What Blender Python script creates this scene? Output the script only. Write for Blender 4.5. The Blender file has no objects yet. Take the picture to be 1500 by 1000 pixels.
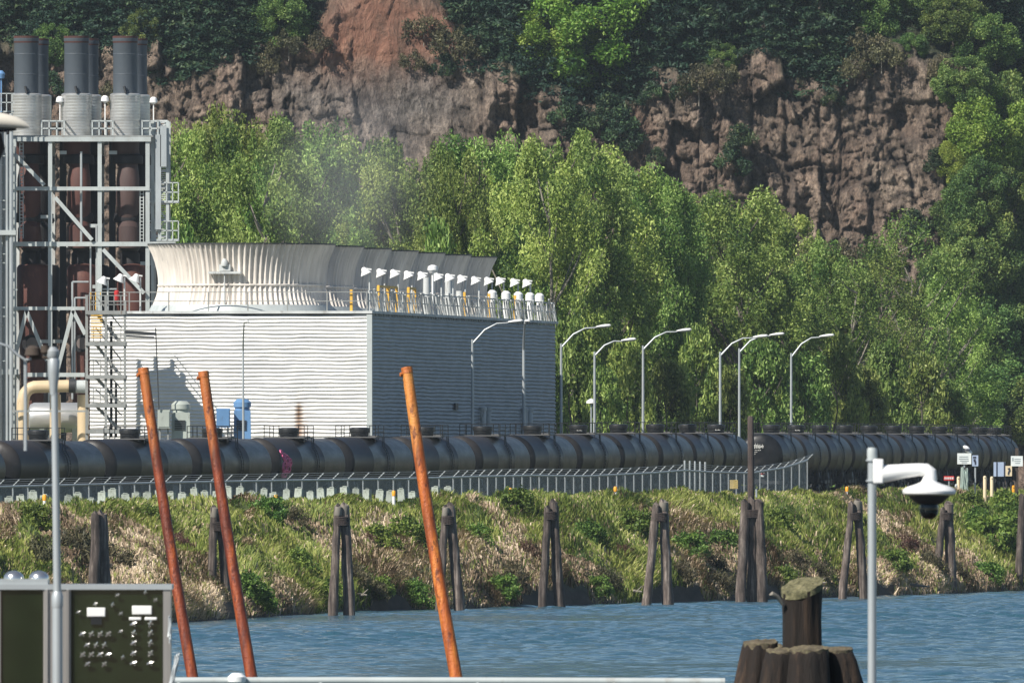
import bpy, math, random
import numpy as np
from mathutils import Vector, Matrix
SC = bpy.context.scene
COL = SC.collection
# ---------------------------------------------------------------- camera model (metres; the lens is a very long one)
F, HC, CX, HY = 30000.0, 6.85, 750.0, 700.0
def P(px, py, Y):
    return Vector(((px-CX)/F*Y, Y, HC-(py-HY)/F*Y))
def S(Y): return F/Y
rnd = random.Random(7)
ORG = {}

class MB:
    """collects shapes, links them as ONE mesh object"""
    def __init__(s): s.v = []; s.f = []
    def add(s, vs, fs):
        o = len(s.v); s.v.extend([tuple(v) for v in vs]); s.f.extend([tuple(i+o for i in f) for f in fs])
    def box(s, c, d, rz=0.0, taper=1.0):
        c = Vector(c); m = Matrix.Rotation(rz, 3, 'Z'); vs = []
        for z in (-.5, .5):
            t = taper if z > 0 else 1.0
            for x, y in ((-.5,-.5),(.5,-.5),(.5,.5),(-.5,.5)):
                vs.append(c + m @ Vector((x*d[0]*t, y*d[1]*t, z*d[2])))
        s.add(vs, [(3,2,1,0),(4,5,6,7),(0,1,5,4),(1,2,6,5),(2,3,7,6),(3,0,4,7)])
    def tube(s, pts, r, n=8, cap=True, ph=0.0, sq=1.0):
        pts = [Vector(p) for p in pts]; k = len(pts)
        rs = r if isinstance(r, (list, tuple)) else [r]*k
        up = None; vs = []; fs = []
        for i, p in enumerate(pts):
            t = (pts[min(i+1,k-1)]-pts[max(i-1,0)]).normalized()
            if up is None:
                a = Vector((0,0,1)) if abs(t.z) < .9 else Vector((1,0,0))
                up = (a - t*a.dot(t)).normalized()
            else:
                up = up - t*up.dot(t); up.normalize()
            w = t.cross(up)
            for j in range(n):
                an = ph + 2*math.pi*j/n
                vs.append(p + (up*math.cos(an)*sq + w*math.sin(an))*rs[i])
        for i in range(k-1):
            for j in range(n):
                a, b = i*n+j, i*n+(j+1) % n
                fs.append((a, b, b+n, a+n))
        if cap:
            fs.append(tuple(range(n-1,-1,-1))); fs.append(tuple((k-1)*n+j for j in range(n)))
        s.add(vs, fs)
    def bar(s, p, q, w):
        s.tube([p, q], w*.7071, 4, True, math.pi/4)
    def lathe(s, prof, n, c=(0,0,0), M=None, rib=0, amp=0.0, close=True):
        c = Vector(c); vs = []; fs = []; k = len(prof)
        for (r, z) in prof:
            for j in range(n):
                a = 2*math.pi*j/n
                rr = r*(1+amp*math.cos(rib*a)) if rib else r
                v = Vector((rr*math.cos(a), rr*math.sin(a), z))
                vs.append(c + (M @ v if M else v))
        for i in range(k-1):
            for j in range(n):
                a, b = i*n+j, i*n+(j+1) % n
                fs.append((a, b, b+n, a+n))
        if close:
            fs.append(tuple(range(n-1,-1,-1))); fs.append(tuple((k-1)*n+j for j in range(n)))
        s.add(vs, fs)
    def build(s, name, m, parent=None, smooth=True, local=False, ang=38):
        org = ORG.get(parent.name, Vector((0,0,0))) if parent else Vector((0,0,0))
        if local: org = Vector((0,0,0))
        me = bpy.data.meshes.new(name)
        me.from_pydata([(v[0]-org.x, v[1]-org.y, v[2]-org.z) for v in s.v], [], s.f)
        me.materials.append(m)
        if smooth:
            me.shade_smooth(); me.set_sharp_from_angle(angle=math.radians(ang))
        o = bpy.data.objects.new(name, me); COL.objects.link(o)
        if parent:
            o.parent = parent; ORG[o.name] = ORG.get(parent.name, Vector((0,0,0)))
        return o

def tag(o, label, cat, group=None):
    o['label'] = label; o['category'] = cat
    if group: o['group'] = group
    return o
def struct(o, kind='structure', label=None):
    o['kind'] = kind
    if label: o['label'] = label
    return o
def thing(name, label, cat, loc=(0,0,0), group=None, rz=0.0):
    o = bpy.data.objects.new(name, None); COL.objects.link(o)
    o.empty_display_size = .2
    o.location = loc; o.rotation_euler = (0,0,rz); ORG[o.name] = Vector(loc)
    return tag(o, label, cat, group)
def dup(o, parent=None):
    c = o.copy(); COL.objects.link(c)
    if parent: c.parent = parent
    for ch in o.children: dup(ch, c)
    return c
def mesh_np(name, V, faces, mat, parent=None, attrs=None, smooth=False):
    V = np.asarray(V, dtype=np.float32); faces = np.asarray(faces, dtype=np.int32)
    me = bpy.data.meshes.new(name); k = faces.shape[1]; M = faces.shape[0]
    me.vertices.add(len(V)); me.vertices.foreach_set('co', V.ravel())
    me.loops.add(M*k); me.loops.foreach_set('vertex_index', faces.ravel())
    me.polygons.add(M); me.polygons.foreach_set('loop_start', np.arange(0, M*k, k, dtype=np.int32))
    for an, (dom, dat) in (attrs or {}).items():
        at = me.attributes.new(an, 'FLOAT', dom); at.data.foreach_set('value', np.asarray(dat, dtype=np.float32))
    me.materials.append(mat)
    me.update(calc_edges=True); me.validate()
    if smooth: me.shade_smooth()
    o = bpy.data.objects.new(name, me); COL.objects.link(o)
    if parent: o.parent = parent
    return o
def grid_faces(nu, nv):
    i = np.arange(nu-1)[:,None]*nv + np.arange(nv-1)[None,:]
    i = i.ravel(); return np.stack([i, i+nv, i+nv+1, i+1], 1)

# ---------------------------------------------------------------- numpy noise
def _h(ix, iy, iz, seed):
    n = (ix.astype(np.int64)*374761393 + iy.astype(np.int64)*668265263 + iz.astype(np.int64)*2147483647 + seed*974711) & 0xffffffff
    n = ((n ^ (n >> 13))*1274126177) & 0xffffffff
    n = ((n ^ (n >> 16))*2246822519) & 0xffffffff
    return ((n ^ (n >> 15)) & 0xffff)/65535.0
def vn(x, y, z=0.0, seed=0):
    x = np.asarray(x, float); y = np.asarray(y, float); z = np.asarray(z, float)+np.zeros_like(x)
    y = y + np.zeros_like(x)
    ix, iy, iz = np.floor(x), np.floor(y), np.floor(z)
    fx, fy, fz = x-ix, y-iy, z-iz
    fx = fx*fx*(3-2*fx); fy = fy*fy*(3-2*fy); fz = fz*fz*(3-2*fz)
    r = 0
    for a in (0,1):
        for b in (0,1):
            for c in (0,1):
                w = (fx if a else 1-fx)*(fy if b else 1-fy)*(fz if c else 1-fz)
                r = r + w*_h(ix+a, iy+b, iz+c, seed)
    return r
def fbm(x, y, z=0.0, seed=0, o=4, g=.5):
    r = 0; a = 1.0; t = 0
    for i in range(o):
        r = r + a*vn(np.asarray(x)*2**i, np.asarray(y)*2**i, np.asarray(z)*2**i, seed+i*17); t += a; a *= g
    return r/t
def ordw(n):
    base = ['','first','second','third','fourth','fifth','sixth','seventh','eighth','ninth','tenth','eleventh','twelfth','thirteenth','fourteenth','fifteenth','sixteenth','seventeenth','eighteenth','nineteenth']
    tens = ['','','twenty','thirty','forty','fifty','sixty','seventy']
    tth = ['','','twentieth','thirtieth','fortieth','fiftieth','sixtieth','seventieth']
    if n < 20: return base[n]
    return tth[n//10] if n % 10 == 0 else tens[n//10]+'-'+base[n % 10]

# ---------------------------------------------------------------- materials
class NT:
    def __init__(s, name):
        s.m = bpy.data.materials.new(name); s.m.use_nodes = True
        s.t = s.m.node_tree; s.n = s.t.nodes; s.b = s.n['Principled BSDF']; s.out = s.n['Material Output']
    def node(s, t, **kw):
        n = s.n.new(t)
        for k, v in kw.items(): setattr(n, k, v)
        return n
    def link(s, a, b): s.t.links.new(a, b)
    def coords(s, scale=(1,1,1), kind='Object'):
        tc = s.node('ShaderNodeTexCoord'); mp = s.node('ShaderNodeMapping'); mp.inputs['Scale'].default_value = scale
        s.link(tc.outputs[kind], mp.inputs['Vector']); return mp.outputs['Vector']
    def noise(s, vec, scale, detail=5, rough=.6, dist=0):
        n = s.node('ShaderNodeTexNoise'); n.inputs['Scale'].default_value = scale
        n.inputs['Detail'].default_value = detail; n.inputs['Roughness'].default_value = rough
        n.inputs['Distortion'].default_value = dist
        if vec is not None: s.link(vec, n.inputs['Vector'])
        return n.outputs['Fac']
    def ramp(s, fac, stops):
        r = s.node('ShaderNodeValToRGB'); e = r.color_ramp.elements
        while len(e) < len(stops): e.new(.5)
        for el, (p, c) in zip(e, stops):
            el.position = p; el.color = (*c, 1) if len(c) == 3 else c
        s.link(fac, r.inputs['Fac']); return r.outputs['Color']
    def mix(s, fac, a, b, mode='MIX'):
        m = s.node('ShaderNodeMix', data_type='RGBA', blend_type=mode)
        if isinstance(fac, (int, float)): m.inputs['Factor'].default_value = fac
        else: s.link(fac, m.inputs['Factor'])
        for i, v in ((6, a), (7, b)):
            if isinstance(v, (tuple, list)): m.inputs[i].default_value = (*v, 1)
            else: s.link(v, m.inputs[i])
        return m.outputs[2]
    def math(s, op, a, b=0.0, c=None, clamp=False):
        m = s.node('ShaderNodeMath', operation=op, use_clamp=clamp)
        for i, v in enumerate((a, b, c)):
            if v is None: continue
            if isinstance(v, (int, float)): m.inputs[i].default_value = v
            else: s.link(v, m.inputs[i])
        return m.outputs[0]
    def attr(s, name):
        a = s.node('ShaderNodeAttribute'); a.attribute_name = name; return a.outputs['Fac']
    def objrand(s): return s.node('ShaderNodeObjectInfo').outputs['Random']
    def bump(s, h, strength=.5, dist=.05):
        b = s.node('ShaderNodeBump'); b.inputs['Strength'].default_value = strength; b.inputs['Distance'].default_value = dist
        s.link(h, b.inputs['Height']); s.link(b.outputs['Normal'], s.b.inputs['Normal'])
    def setv(s, **kw):
        for k, v in kw.items(): s.b.inputs[k.replace('_', ' ')].default_value = v

def plain(name, c, rough=.6, metal=0.0, var=.18, scale=1.2, stretch=(1,1,.35), dirt=None, dirt_at=.62, bump=0.0, orand=.0):
    t = NT(name); v = t.coords(stretch)
    n1 = t.noise(v, scale, 6)
    lo = tuple(x*(1-var) for x in c); hi = tuple(min(1, x*(1+var)) for x in c)
    col = t.ramp(n1, [(.3, lo), (.7, hi)])
    if dirt:
        n2 = t.noise(v, scale*2.7, 6, .7)
        f = t.math('SMOOTHSTEP', n2, dirt_at-.06, dirt_at+.1) if False else t.ramp(n2, [(dirt_at-.06, (0,0,0)), (dirt_at+.1, (1,1,1))])
        col = t.mix(f, col, dirt)
    if orand:
        f = t.math('MULTIPLY_ADD', t.objrand(), orand*2, 1-orand)
        hs = t.node('ShaderNodeHueSaturation'); t.link(f, hs.inputs['Value']); t.link(col, hs.inputs['Color']); col = hs.outputs['Color']
    t.link(col, t.b.inputs['Base Color']); t.setv(Roughness=rough, Metallic=metal)
    if bump: t.bump(t.noise(v, scale*6, 4), .6, bump)
    return t.m

M = {}
M['white'] = plain('white_paint', (.42,.455,.45), .5, var=.14, dirt=(.30,.28,.24), dirt_at=.64)
M['offwhite'] = plain('weathered_white', (.52,.54,.53), .6, var=.2, scale=.8, dirt=(.22,.2,.18), dirt_at=.62)
M['clean_white'] = plain('clean_white_plastic', (.80,.80,.78), .35, var=.04)
M['galv'] = plain('galvanised_steel', (.42,.45,.46), .45, .35, var=.15)
M['grey_steel'] = plain('grey_painted_steel', (.27,.28,.27), .55, .1, var=.25, dirt=(.16,.1,.07), dirt_at=.66)
M['dark_steel'] = plain('dark_steel', (.03,.032,.035), .55, var=.3)
M['black'] = plain('black_paint', (.014,.015,.016), .45, var=.3)
M['stack'] = plain('dark_grey_stack', (.070,.086,.104), .62, var=.16, scale=.5, stretch=(1,1,.2), dirt=(.12,.07,.05), dirt_at=.74)
M['silver'] = plain('silver_cladding', (.55,.55,.54), .36, .6, var=.22, scale=.9, stretch=(.5,.5,2.2))
M['red_flue'] = plain('rusty_red_flue', (.075,.028,.022), .7, var=.4, scale=.7, dirt=(.085,.035,.025), dirt_at=.6)
M['dark_flue'] = plain('near_black_flue', (.009,.008,.010), .7, var=.35, scale=.6)  # near black metal; on the rear ducts, shade put into the colour
M['beige'] = plain('beige_pipe', (.55,.43,.27), .5, var=.12, dirt=(.33,.22,.12), dirt_at=.66)
M['yellow'] = plain('yellow_paint', (.72,.42,.06), .5, var=.12)
M['orange'] = plain('orange_cap', (.85,.36,.02), .45, var=.1)
M['red'] = plain('red_paint', (.5,.03,.03), .5, var=.15)
M['blue'] = plain('blue_motor_paint', (.12,.25,.45), .45, var=.15, dirt=(.08,.12,.18), dirt_at=.66)
M['greygreen'] = plain('grey_green_paint', (.38,.42,.38), .5, var=.12, dirt=(.2,.2,.17), dirt_at=.66)
M['concrete'] = plain('pale_concrete', (.36,.40,.35), .85, var=.25, scale=2.5, stretch=(1,1,1), dirt=(.16,.18,.13), dirt_at=.6, bump=.02, orand=.12)
M['rustpipe'] = None
M['cream'] = plain('cream_plastic', (.72,.60,.40), .5, var=.1)
M['sign_white'] = plain('sign_white', (.70,.74,.72), .5, var=.08, scale=3)
M['sign_blue'] = plain('sign_pale_blue', (.36,.44,.58), .5, var=.08, scale=3)
M['ink'] = plain('sign_ink', (.03,.035,.06), .6, var=.1)
M['grey_ink'] = plain('faded_ink', (.25,.29,.30), .6, var=.1)
M['brown_post'] = plain('brown_post', (.06,.045,.035), .85, var=.3, scale=3)
M['net'] = plain('tangled_net', (.32,.40,.36), .8, var=.3, scale=5)
M['lens_black'] = plain('smoked_dome', (.006,.008,.009), .12, var=.1)
M['pink'] = plain('pink_spray_paint', (.62,.13,.27), .65, var=.2, scale=4)
M['writing'] = plain('white_chalk_writing', (.62,.62,.58), .8, var=.2, scale=5)
M['chrome'] = plain('bright_metal', (.72,.71,.68), .22, .9, var=.1)
M['frame_metal'] = plain('brushed_grey_frame', (.33,.31,.29), .4, .5, var=.25, scale=3, stretch=(3,3,.15))
M['panel'] = None

def rust_mat(nm='rust_orange_steel', cs=((.045,.010,.006),(.21,.038,.010),(.50,.115,.018),(.70,.25,.045))):
    t = NT(nm); v = t.coords((3,3,.28))
    n = t.noise(v, 1.6, 7, .65); c = t.ramp(n, [(.28,cs[0]),(.5,cs[1]),(.72,cs[2])])
    n2 = t.noise(t.coords((1,1,.22)), .6, 4); hi = t.mix(t.ramp(n2, [(.53,(0,0,0)),(.75,(1,1,1))]), c, cs[3])
    pit = t.noise(t.coords((1,1,.45)), 6, 6, .75)
    col = t.mix(t.ramp(pit, [(.53,(0,0,0)),(.62,(.85,.85,.85))]), hi, (.09,.018,.01))
    t.link(col, t.b.inputs['Base Color']); t.setv(Roughness=.5, Metallic=.1)
    t.bump(t.noise(t.coords((1,1,1)), 9, 5, .7), .8, .03); return t.m
M['rustpipe'] = rust_mat(); M['rustgold'] = rust_mat('rust_golden_steel', ((.12,.022,.006),(.44,.105,.015),(.72,.26,.04),(.82,.42,.10)))

def wood_mat(name, c1, c2, c3):
    t = NT(name); v = t.coords((5,5,.35))
    n = t.noise(v, 1.4, 7, .7); col = t.ramp(n, [(.28,c1),(.5,c2),(.72,c3)])
    blotch = t.noise(t.coords((1,1,.6)), 1.7, 4)
    col = t.mix(t.ramp(blotch, [(.45,(0,0,0)),(.7,(.75,.75,.75))]), col, c1)
    f = t.math('MULTIPLY_ADD', t.objrand(), .6, .7)
    hs = t.node('ShaderNodeHueSaturation'); t.link(f, hs.inputs['Value']); t.link(col, hs.inputs['Color'])
    t.link(hs.outputs['Color'], t.b.inputs['Base Color']); t.setv(Roughness=.9)
    t.bump(n, .9, .06); return t.m
M['pile'] = wood_mat('weathered_pile_wood', (.022,.017,.015), (.115,.09,.077), (.38,.32,.27))
M['wetpile'] = wood_mat('dark_wet_pile_wood', (.004,.003,.002), (.014,.008,.005), (.085,.05,.028))
M['darkpile'] = wood_mat('creosoted_post_wood', (.02,.015,.014), (.055,.04,.035), (.10,.075,.06))
def moss_mat():
    t = NT('mossy_pile_top'); n = t.noise(t.coords((1,1,1)), 16, 6, .7)
    t.link(t.ramp(n, [(.3,(.035,.035,.018)),(.5,(.16,.15,.075)),(.7,(.30,.27,.15))]), t.b.inputs['Base Color'])
    t.setv(Roughness=.95); t.bump(n, 1, .05); return t.m
M['moss'] = moss_mat(); M['rotwood'] = plain('rotten_wood_top', (.10,.08,.05), .95, var=.5, scale=9, stretch=(1,1,1), dirt=(.22,.20,.11), dirt_at=.58, bump=.02)

def foliage_mat(name, dark, mid, light, trans=.3, rough=.55, orand=.22):
    t = NT(name); a = t.attr('tint'); col = t.ramp(a, [(.0,dark),(.5,mid),(1.,light)])
    r = t.objrand(); hs = t.node('ShaderNodeHueSaturation')
    t.link(t.math('MULTIPLY_ADD', r, orand*2, 1-orand), hs.inputs['Value'])
    t.link(t.math('MULTIPLY_ADD', t.math('FRACT', t.math('MULTIPLY', r, 7.31)), .05, .475), hs.inputs['Hue'])
    t.link(col, hs.inputs['Color']); col = hs.outputs['Color']
    t.link(col, t.b.inputs['Base Color']); t.setv(Roughness=rough)
    t.b.inputs['Specular IOR Level'].default_value = .3
    tr = t.node('ShaderNodeBsdfTranslucent'); t.link(t.mix(1., col, (1.0,1.0,.45), 'MULTIPLY'), tr.inputs['Color'])
    mx = t.node('ShaderNodeMixShader'); mx.inputs[0].default_value = trans
    t.link(t.b.outputs[0], mx.inputs[1]); t.link(tr.outputs[0], mx.inputs[2]); t.link(mx.outputs[0], t.out.inputs['Surface'])
    return t.m
M['cotton'] = foliage_mat('cottonwood_leaves', (.030,.075,.017), (.16,.25,.050), (.44,.54,.16), .28)
M['conifer'] = foliage_mat('conifer_needles', (.008,.026,.018), (.022,.054,.030), (.085,.13,.048), .12, .6)
M['maple'] = foliage_mat('maple_leaves', (.07,.14,.02), (.19,.30,.045), (.38,.48,.11), .32)
M['broad'] = foliage_mat('broadleaf_leaves', (.025,.06,.02), (.10,.175,.045), (.27,.35,.10), .28)
M['cliffgreen'] = foliage_mat('cliff_shrub_leaves', (.012,.03,.02), (.03,.062,.03), (.075,.115,.04), .2)  # leaf colour darkened: the shadow on these shrubs is put into it
M['scrub'] = foliage_mat('dry_scrub_leaves', (.05,.05,.028), (.10,.095,.05), (.19,.17,.09), .2)
M['redscrub'] = foliage_mat('reddish_scrub', (.06,.03,.02), (.11,.058,.04), (.17,.10,.07), .2)
M['shrub'] = foliage_mat('shrub_leaves', (.025,.06,.014), (.11,.19,.032), (.29,.38,.09), .3)
M['grass'] = foliage_mat('bank_grass', (.03,.065,.012), (.165,.235,.042), (.42,.46,.14), .25, .6, 0)
M['drygrass'] = foliage_mat('dry_bank_grass', (.11,.08,.045), (.42,.335,.21), (.80,.68,.49), .22, .7, 0)
M['bark'] = plain('tree_bark', (.10,.085,.07), .9, var=.4, scale=2)
M['palebark'] = plain('pale_branches', (.20,.18,.15), .9, var=.3, scale=2)

# ---------------------------------------------------------------- camera, light, sky
cam = bpy.data.cameras.new('camera'); co = bpy.data.objects.new('camera', cam); COL.objects.link(co)
co.location = (0,0,HC); co.rotation_euler = (math.radians(90),0,0)
cam.sensor_fit = 'HORIZONTAL'; cam.sensor_width = 36; cam.lens = 36*F/1500
cam.shift_y = (HY-500)/1500.0; cam.clip_start = 5; cam.clip_end = 6000
cam.dof.use_dof = True; cam.dof.focus_distance = 1200; cam.dof.aperture_fstop = 45
SC.camera = co
EL, AZ = math.radians(42), math.radians(45)     # sun: behind the camera, to the left
sv = Vector((-math.sin(AZ)*math.cos(EL), -math.cos(AZ)*math.cos(EL), math.sin(EL)))
sl = bpy.data.lights.new('sun', 'SUN'); sl.energy = 5.0; sl.angle = math.radians(.5); sl.color = (1,.94,.85)
so = bpy.data.objects.new('sun', sl); COL.objects.link(so); so.location = (-300,-200,300)
so.rotation_euler = (-sv).to_track_quat('-Z', 'Y').to_euler()
w = bpy.data.worlds.new('World'); SC.world = w; w.use_nodes = True
sk = w.node_tree.nodes.new('ShaderNodeTexSky'); sk.sky_type = 'NISHITA'; sk.sun_disc = False
sk.sun_elevation = EL; sk.sun_rotation = math.atan2(sv.x, sv.y) % (2*math.pi)
sk.air_density = 1.0; sk.dust_density = .1; sk.ozone_density = 2.6
bg = w.node_tree.nodes['Background']; bg.inputs['Strength'].default_value = .068
w.node_tree.links.new(sk.outputs[0], bg.inputs['Color'])
SC.view_settings.view_transform = 'Standard'; SC.view_settings.look = 'None'
SC.view_settings.exposure = .42; SC.view_settings.gamma = 1
SC.cycles.max_bounces = 6; SC.cycles.diffuse_bounces = 3; SC.cycles.glossy_bounces = 3
SC.cycles.transmission_bounces = 3; SC.cycles.transparent_max_bounces = 12; SC.cycles.volume_bounces = 0
SC.cycles.volume_max_steps = 64
# ================================================================ terrain
EDGE_PX = [(-300,940),(0,921),(260,911),(500,896),(800,888),(1000,882),(1200,876),(1350,871),(1500,865),(1800,852)]
ex = []; ey = []
for px, py in EDGE_PX:
    Y = F*HC/(py-HY); ex.append((px-CX)/F*Y); ey.append(Y)
T = np.array([.178,.984]); N = np.array([-.984,.178])          # along the bank, and inland
e0 = np.array([ex[0],ey[0]]); e1 = np.array([ex[-1],ey[-1]])
pts = [e0 - T*k for k in (900,500,200,60)] + [np.array([a,b]) for a,b in zip(ex,ey)] + [e1 + T*k for k in (100,400,850)]
pts = np.array(pts); seg = np.r_[0, np.cumsum(np.linalg.norm(np.diff(pts,axis=0),axis=1))]
def edge_at(u): return np.stack([np.interp(u, seg, pts[:,0]), np.interp(u, seg, pts[:,1])], -1)
U0 = seg[4]; U1 = seg[13]
def zg(Y): return np.interp(Y, [900,1090,1160,1300,1400,1600], [4.2,4.2,4.2,5.0,5.25,5.3])
def crest(Ye): return np.interp(Ye, [850,913,1060,1161,1245,1400], [5.2,5.3,5.5,5.75,5.8,5.8])
def bank_z(u, v):
    e = edge_at(u); X = e[...,0]+N[0]*v; Y = e[...,1]+N[1]*v
    c = crest(e[...,1]); g = zg(Y)
    und = (fbm(X*.35, Y*.06, 0, 5)-.5)
    s = np.clip(v/8.4, 0, 1)
    prof = c*(s**.72)*(1 + .0*s)
    back = np.clip((v-9.5)/4.5, 0, 1); back = back*back*(3-2*back)
    z = np.where(v < 0, v*.35, prof*(1-back) + g*back)
    amp = np.where(v > 0, np.exp(-((v-4)/5.5)**2), 0)
    z = z + und*1.3*amp
    lipm = np.clip((vn(X*.33, Y*.055, 0, 14)-.58)*3.5, 0, 1)
    z = z + np.where(v > 0, lipm*(.55*np.clip(v/.22,0,1))*np.exp(-np.clip(v-.5,0,99)/2.6), 0)
    z = z + np.where((v > .1) & (v < 12), (fbm(X*1.3, Y*.25, 0, 9)-.5)*.85*np.clip(v*3,0,1) + .35*np.exp(-((v-1.2)/1.0)**2)*(vn(X*.7,Y*.16,0,19)-.35), 0)
    return X, Y, z
us = np.unique(np.r_[np.linspace(0, U0, 30), np.arange(U0, U1, .9), np.linspace(U1, seg[-1], 30)])
vs = np.unique(np.r_[-6,-3,-1, np.arange(-.4, 14, .28), np.linspace(14, 60, 24), 100, 180, 320, 620])
uu, vv = np.meshgrid(us, vs, indexing='ij')
X, Y, Z = bank_z(uu, vv)
def ground_mat():
    t = NT('earth_ground'); v = t.coords((1,.3,1)); n = t.noise(v, .9, 7, .7); n2 = t.noise(v, .13, 4)
    a = t.ramp(n, [(.3,(.045,.036,.022)),(.5,(.10,.085,.05)),(.7,(.17,.145,.09))])
    b = t.ramp(n, [(.3,(.03,.05,.012)),(.7,(.09,.12,.035))])
    sz = t.node('ShaderNodeSeparateXYZ'); tc = t.node('ShaderNodeTexCoord'); t.link(tc.outputs['Object'], sz.inputs[0]); wet = t.math('MULTIPLY_ADD', sz.outputs['Z'], -.9, 1.6, clamp=True)
    t.link(t.mix(wet, t.mix(t.ramp(n2, [(.4,(0,0,0)),(.6,(1,1,1))]), a, b), t.ramp(n, [(.3,(.018,.014,.010)),(.7,(.075,.060,.042))])), t.b.inputs['Base Color']); t.setv(Roughness=.95)
    t.bump(n, .8, .15); return t.m
ground = struct(mesh_np('ground', np.stack([X,Y,Z],-1).reshape(-1,3), grid_faces(len(us),len(vs)), ground_mat(), smooth=True))

# ---------------------------------------------------------------- river
xs = np.unique(np.r_[np.linspace(-900,-34,14), np.arange(-34,40,.26), np.linspace(40,1100,14)])
ys = np.unique(np.r_[np.linspace(20,660,12), np.arange(660,1290,.38), np.linspace(1290,2300,10)])
gx, gy = np.meshgrid(xs, ys, indexing='ij')
r_ = np.random.default_rng(3); hz = np.zeros_like(gx)
for i in range(46):
    lam = .85*(4.6**r_.random()); th = math.radians(r_.normal(-82, 22)); k = 2*math.pi/lam
    ph = r_.random()*6.28; amp = 0.0070*lam*(.6+.8*r_.random())
    hz += amp*np.sin(k*(gx*math.cos(th)+gy*math.sin(th)) + ph + 1.2*vn(gx*.2, gy*.1, i, 40))
gust = .2+1.5*np.clip((fbm(gx*.035, gy*.016, 0, 77, 3)-.25)*1.6,0,1)
hz *= gust; hz *= 1-.6*np.clip((gy-(F*HC/(np.interp(CX+gx/gy*F,[a_ for a_,_ in EDGE_PX],[c_ for _,c_ in EDGE_PX])-HY)-60))/50,0,1)
fade = np.clip((gx+36)/6,0,1)*np.clip((42-gx)/6,0,1)*np.clip((gy-655)/30,0,1)*np.clip((1300-gy)/30,0,1)
hz *= fade
def water_mat():
    t = NT('river_water'); v = t.coords((1,.55,1))
    n = t.noise(v, 2.6, 5, .65, .5)
    t.setv(Base_Color=(.030,.088,.122,1), Roughness=.06, IOR=1.333); t.bump(n, .9, .14); return t.m
water = struct(mesh_np('river_water', np.stack([gx,gy,hz],-1).reshape(-1,3), grid_faces(len(xs),len(ys)), water_mat(), smooth=True))

# ---------------------------------------------------------------- cliff and hillside
TOP_PX = [(-900,60),(-200,70),(0,85),(120,75),(200,88),(235,80),(262,128),(300,118),(345,88),(400,70),(450,58),(490,25),(530,-10),(600,-30),(650,30),(700,80),
          (760,130),(800,150),(860,165),(925,172),(955,122),(1010,120),(1060,102),(1130,98),(1175,130),(1215,140),(1245,84),(1300,78),(1360,95),(1410,110),(1440,150),(1480,260),(1560,330),(2400,330)]
YC = 1900.0
hxp = np.array([(p-CX)/F*YC for p,_ in TOP_PX]); hzp = np.array([HC-(q-HY)/F*YC for _,q in TOP_PX])
cx_ = np.unique(np.r_[np.linspace(-330,-64,90), np.arange(-62,60,.165), np.linspace(62,380,90)])
nf = 330; na = 90
sf = np.linspace(0,1,nf); sa = np.linspace(0,1,na+1)[1:]
CXg = np.repeat(cx_[:,None], nf+na, 1)
zt = np.interp(cx_, hxp, hzp) + (fbm(cx_*.6, 3.3, 0, 12)-.5)*2.6
z0 = 3.0
Zc = np.concatenate([z0 + (zt[:,None]-z0)*sf[None,:], zt[:,None] + 75*sa[None,:]**1.3], 1)
base = 1900 + 5*(fbm(cx_*.02, 1.7, 0, 31, 2)-.5)
rise = np.where(Zc < zt[:,None], (Zc-z0)*.16, (zt[:,None]-z0)*.16 + (Zc-zt[:,None])*1.25)
tal = np.clip(13-Zc, 0, 20)*1.3
right = np.clip((CXg-44)/10, 0, 1)                       # towards the right the cliff gives way to a wooded slope
Yc = base[:,None] + rise*(1+right*3.0) - tal
wx = CXg + 1.5*(fbm(CXg*.15, Zc*.15, 0, 90)-.5)
def ridge(a): return 1-np.abs(2*a-1)
def cells(x, z, fx, fz, seed, wq=.5):
    cq_ = x*fx + wq*(vn(x*fx*.7, z*fz*.9, 0, seed+1)-.5)*2; col = np.floor(cq_); fr = cq_-col
    off = _h(col, col*0, col*0, seed+2); rq = z*fz + off*7 + .35*(vn(x*fx, z*fz*.6, 0, seed+3)-.5); row = np.floor(rq); fz_ = rq-row
    return _h(col, row, col*0, seed), fr, fz_
c1, f1, g1 = cells(wx, Zc, .36, .10, 210); c2, f2, g2 = cells(wx+.25*Zc, Zc, .75, .42, 220); c3, f3, g3 = cells(wx-.2*Zc, Zc, 1.7, 1.2, 230)
crk = np.exp(-(np.minimum(f1,1-f1)/.055)**2)*.65 + np.exp(-(np.minimum(g2,1-g2)/.10)**2)*.4 + np.exp(-(np.minimum(f2,1-f2)/.09)**2)*.45 + np.exp(-(np.minimum(g1,1-g1)/.05)**2)*.5
big = vn(wx*.07, Zc*.05, 0, 50)
d = 2.2*big + 2.1*c1 + 1.05*c2 + .5*c3 - .8*crk*(.3+.9*vn(wx*.2,Zc*.15,0,58)) + .7*(fbm(wx*.75, Zc*.4, 0, 52, 3)) + .6*fbm(wx*1.6, Zc*1.3, 0, 53, 4, .6)
pock = np.clip(vn(wx*.22, Zc*.2, 0, 59)-.74, 0, 1)*10; d -= pock
blk = np.clip(.45*c2+.35*c1+.35*c3-.1, 0, 1)
onface = np.where(Zc < zt[:,None]+1.5, 1.0, .35)
soft = np.exp(-(((CXg-(590-CX)/F*YC)/9)**2 + ((Zc-(HC+(HY-30)/F*YC*1.0))/9)**2))         # smooth soil scar
soft2 = np.exp(-(((CXg-(610-CX)/F*YC)/5)**2 + ((Zc-(HC+(HY-150)/F*YC))/6)**2))
Yc = Yc - d*onface*(1-.8*np.clip(soft*1.3+soft2*.6,0,1))
veg = np.clip((Zc-zt[:,None]-.3+2.5*(fbm(CXg*.5,Zc*.5,0,61)-.5))/1.5, 0, 1)
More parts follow.
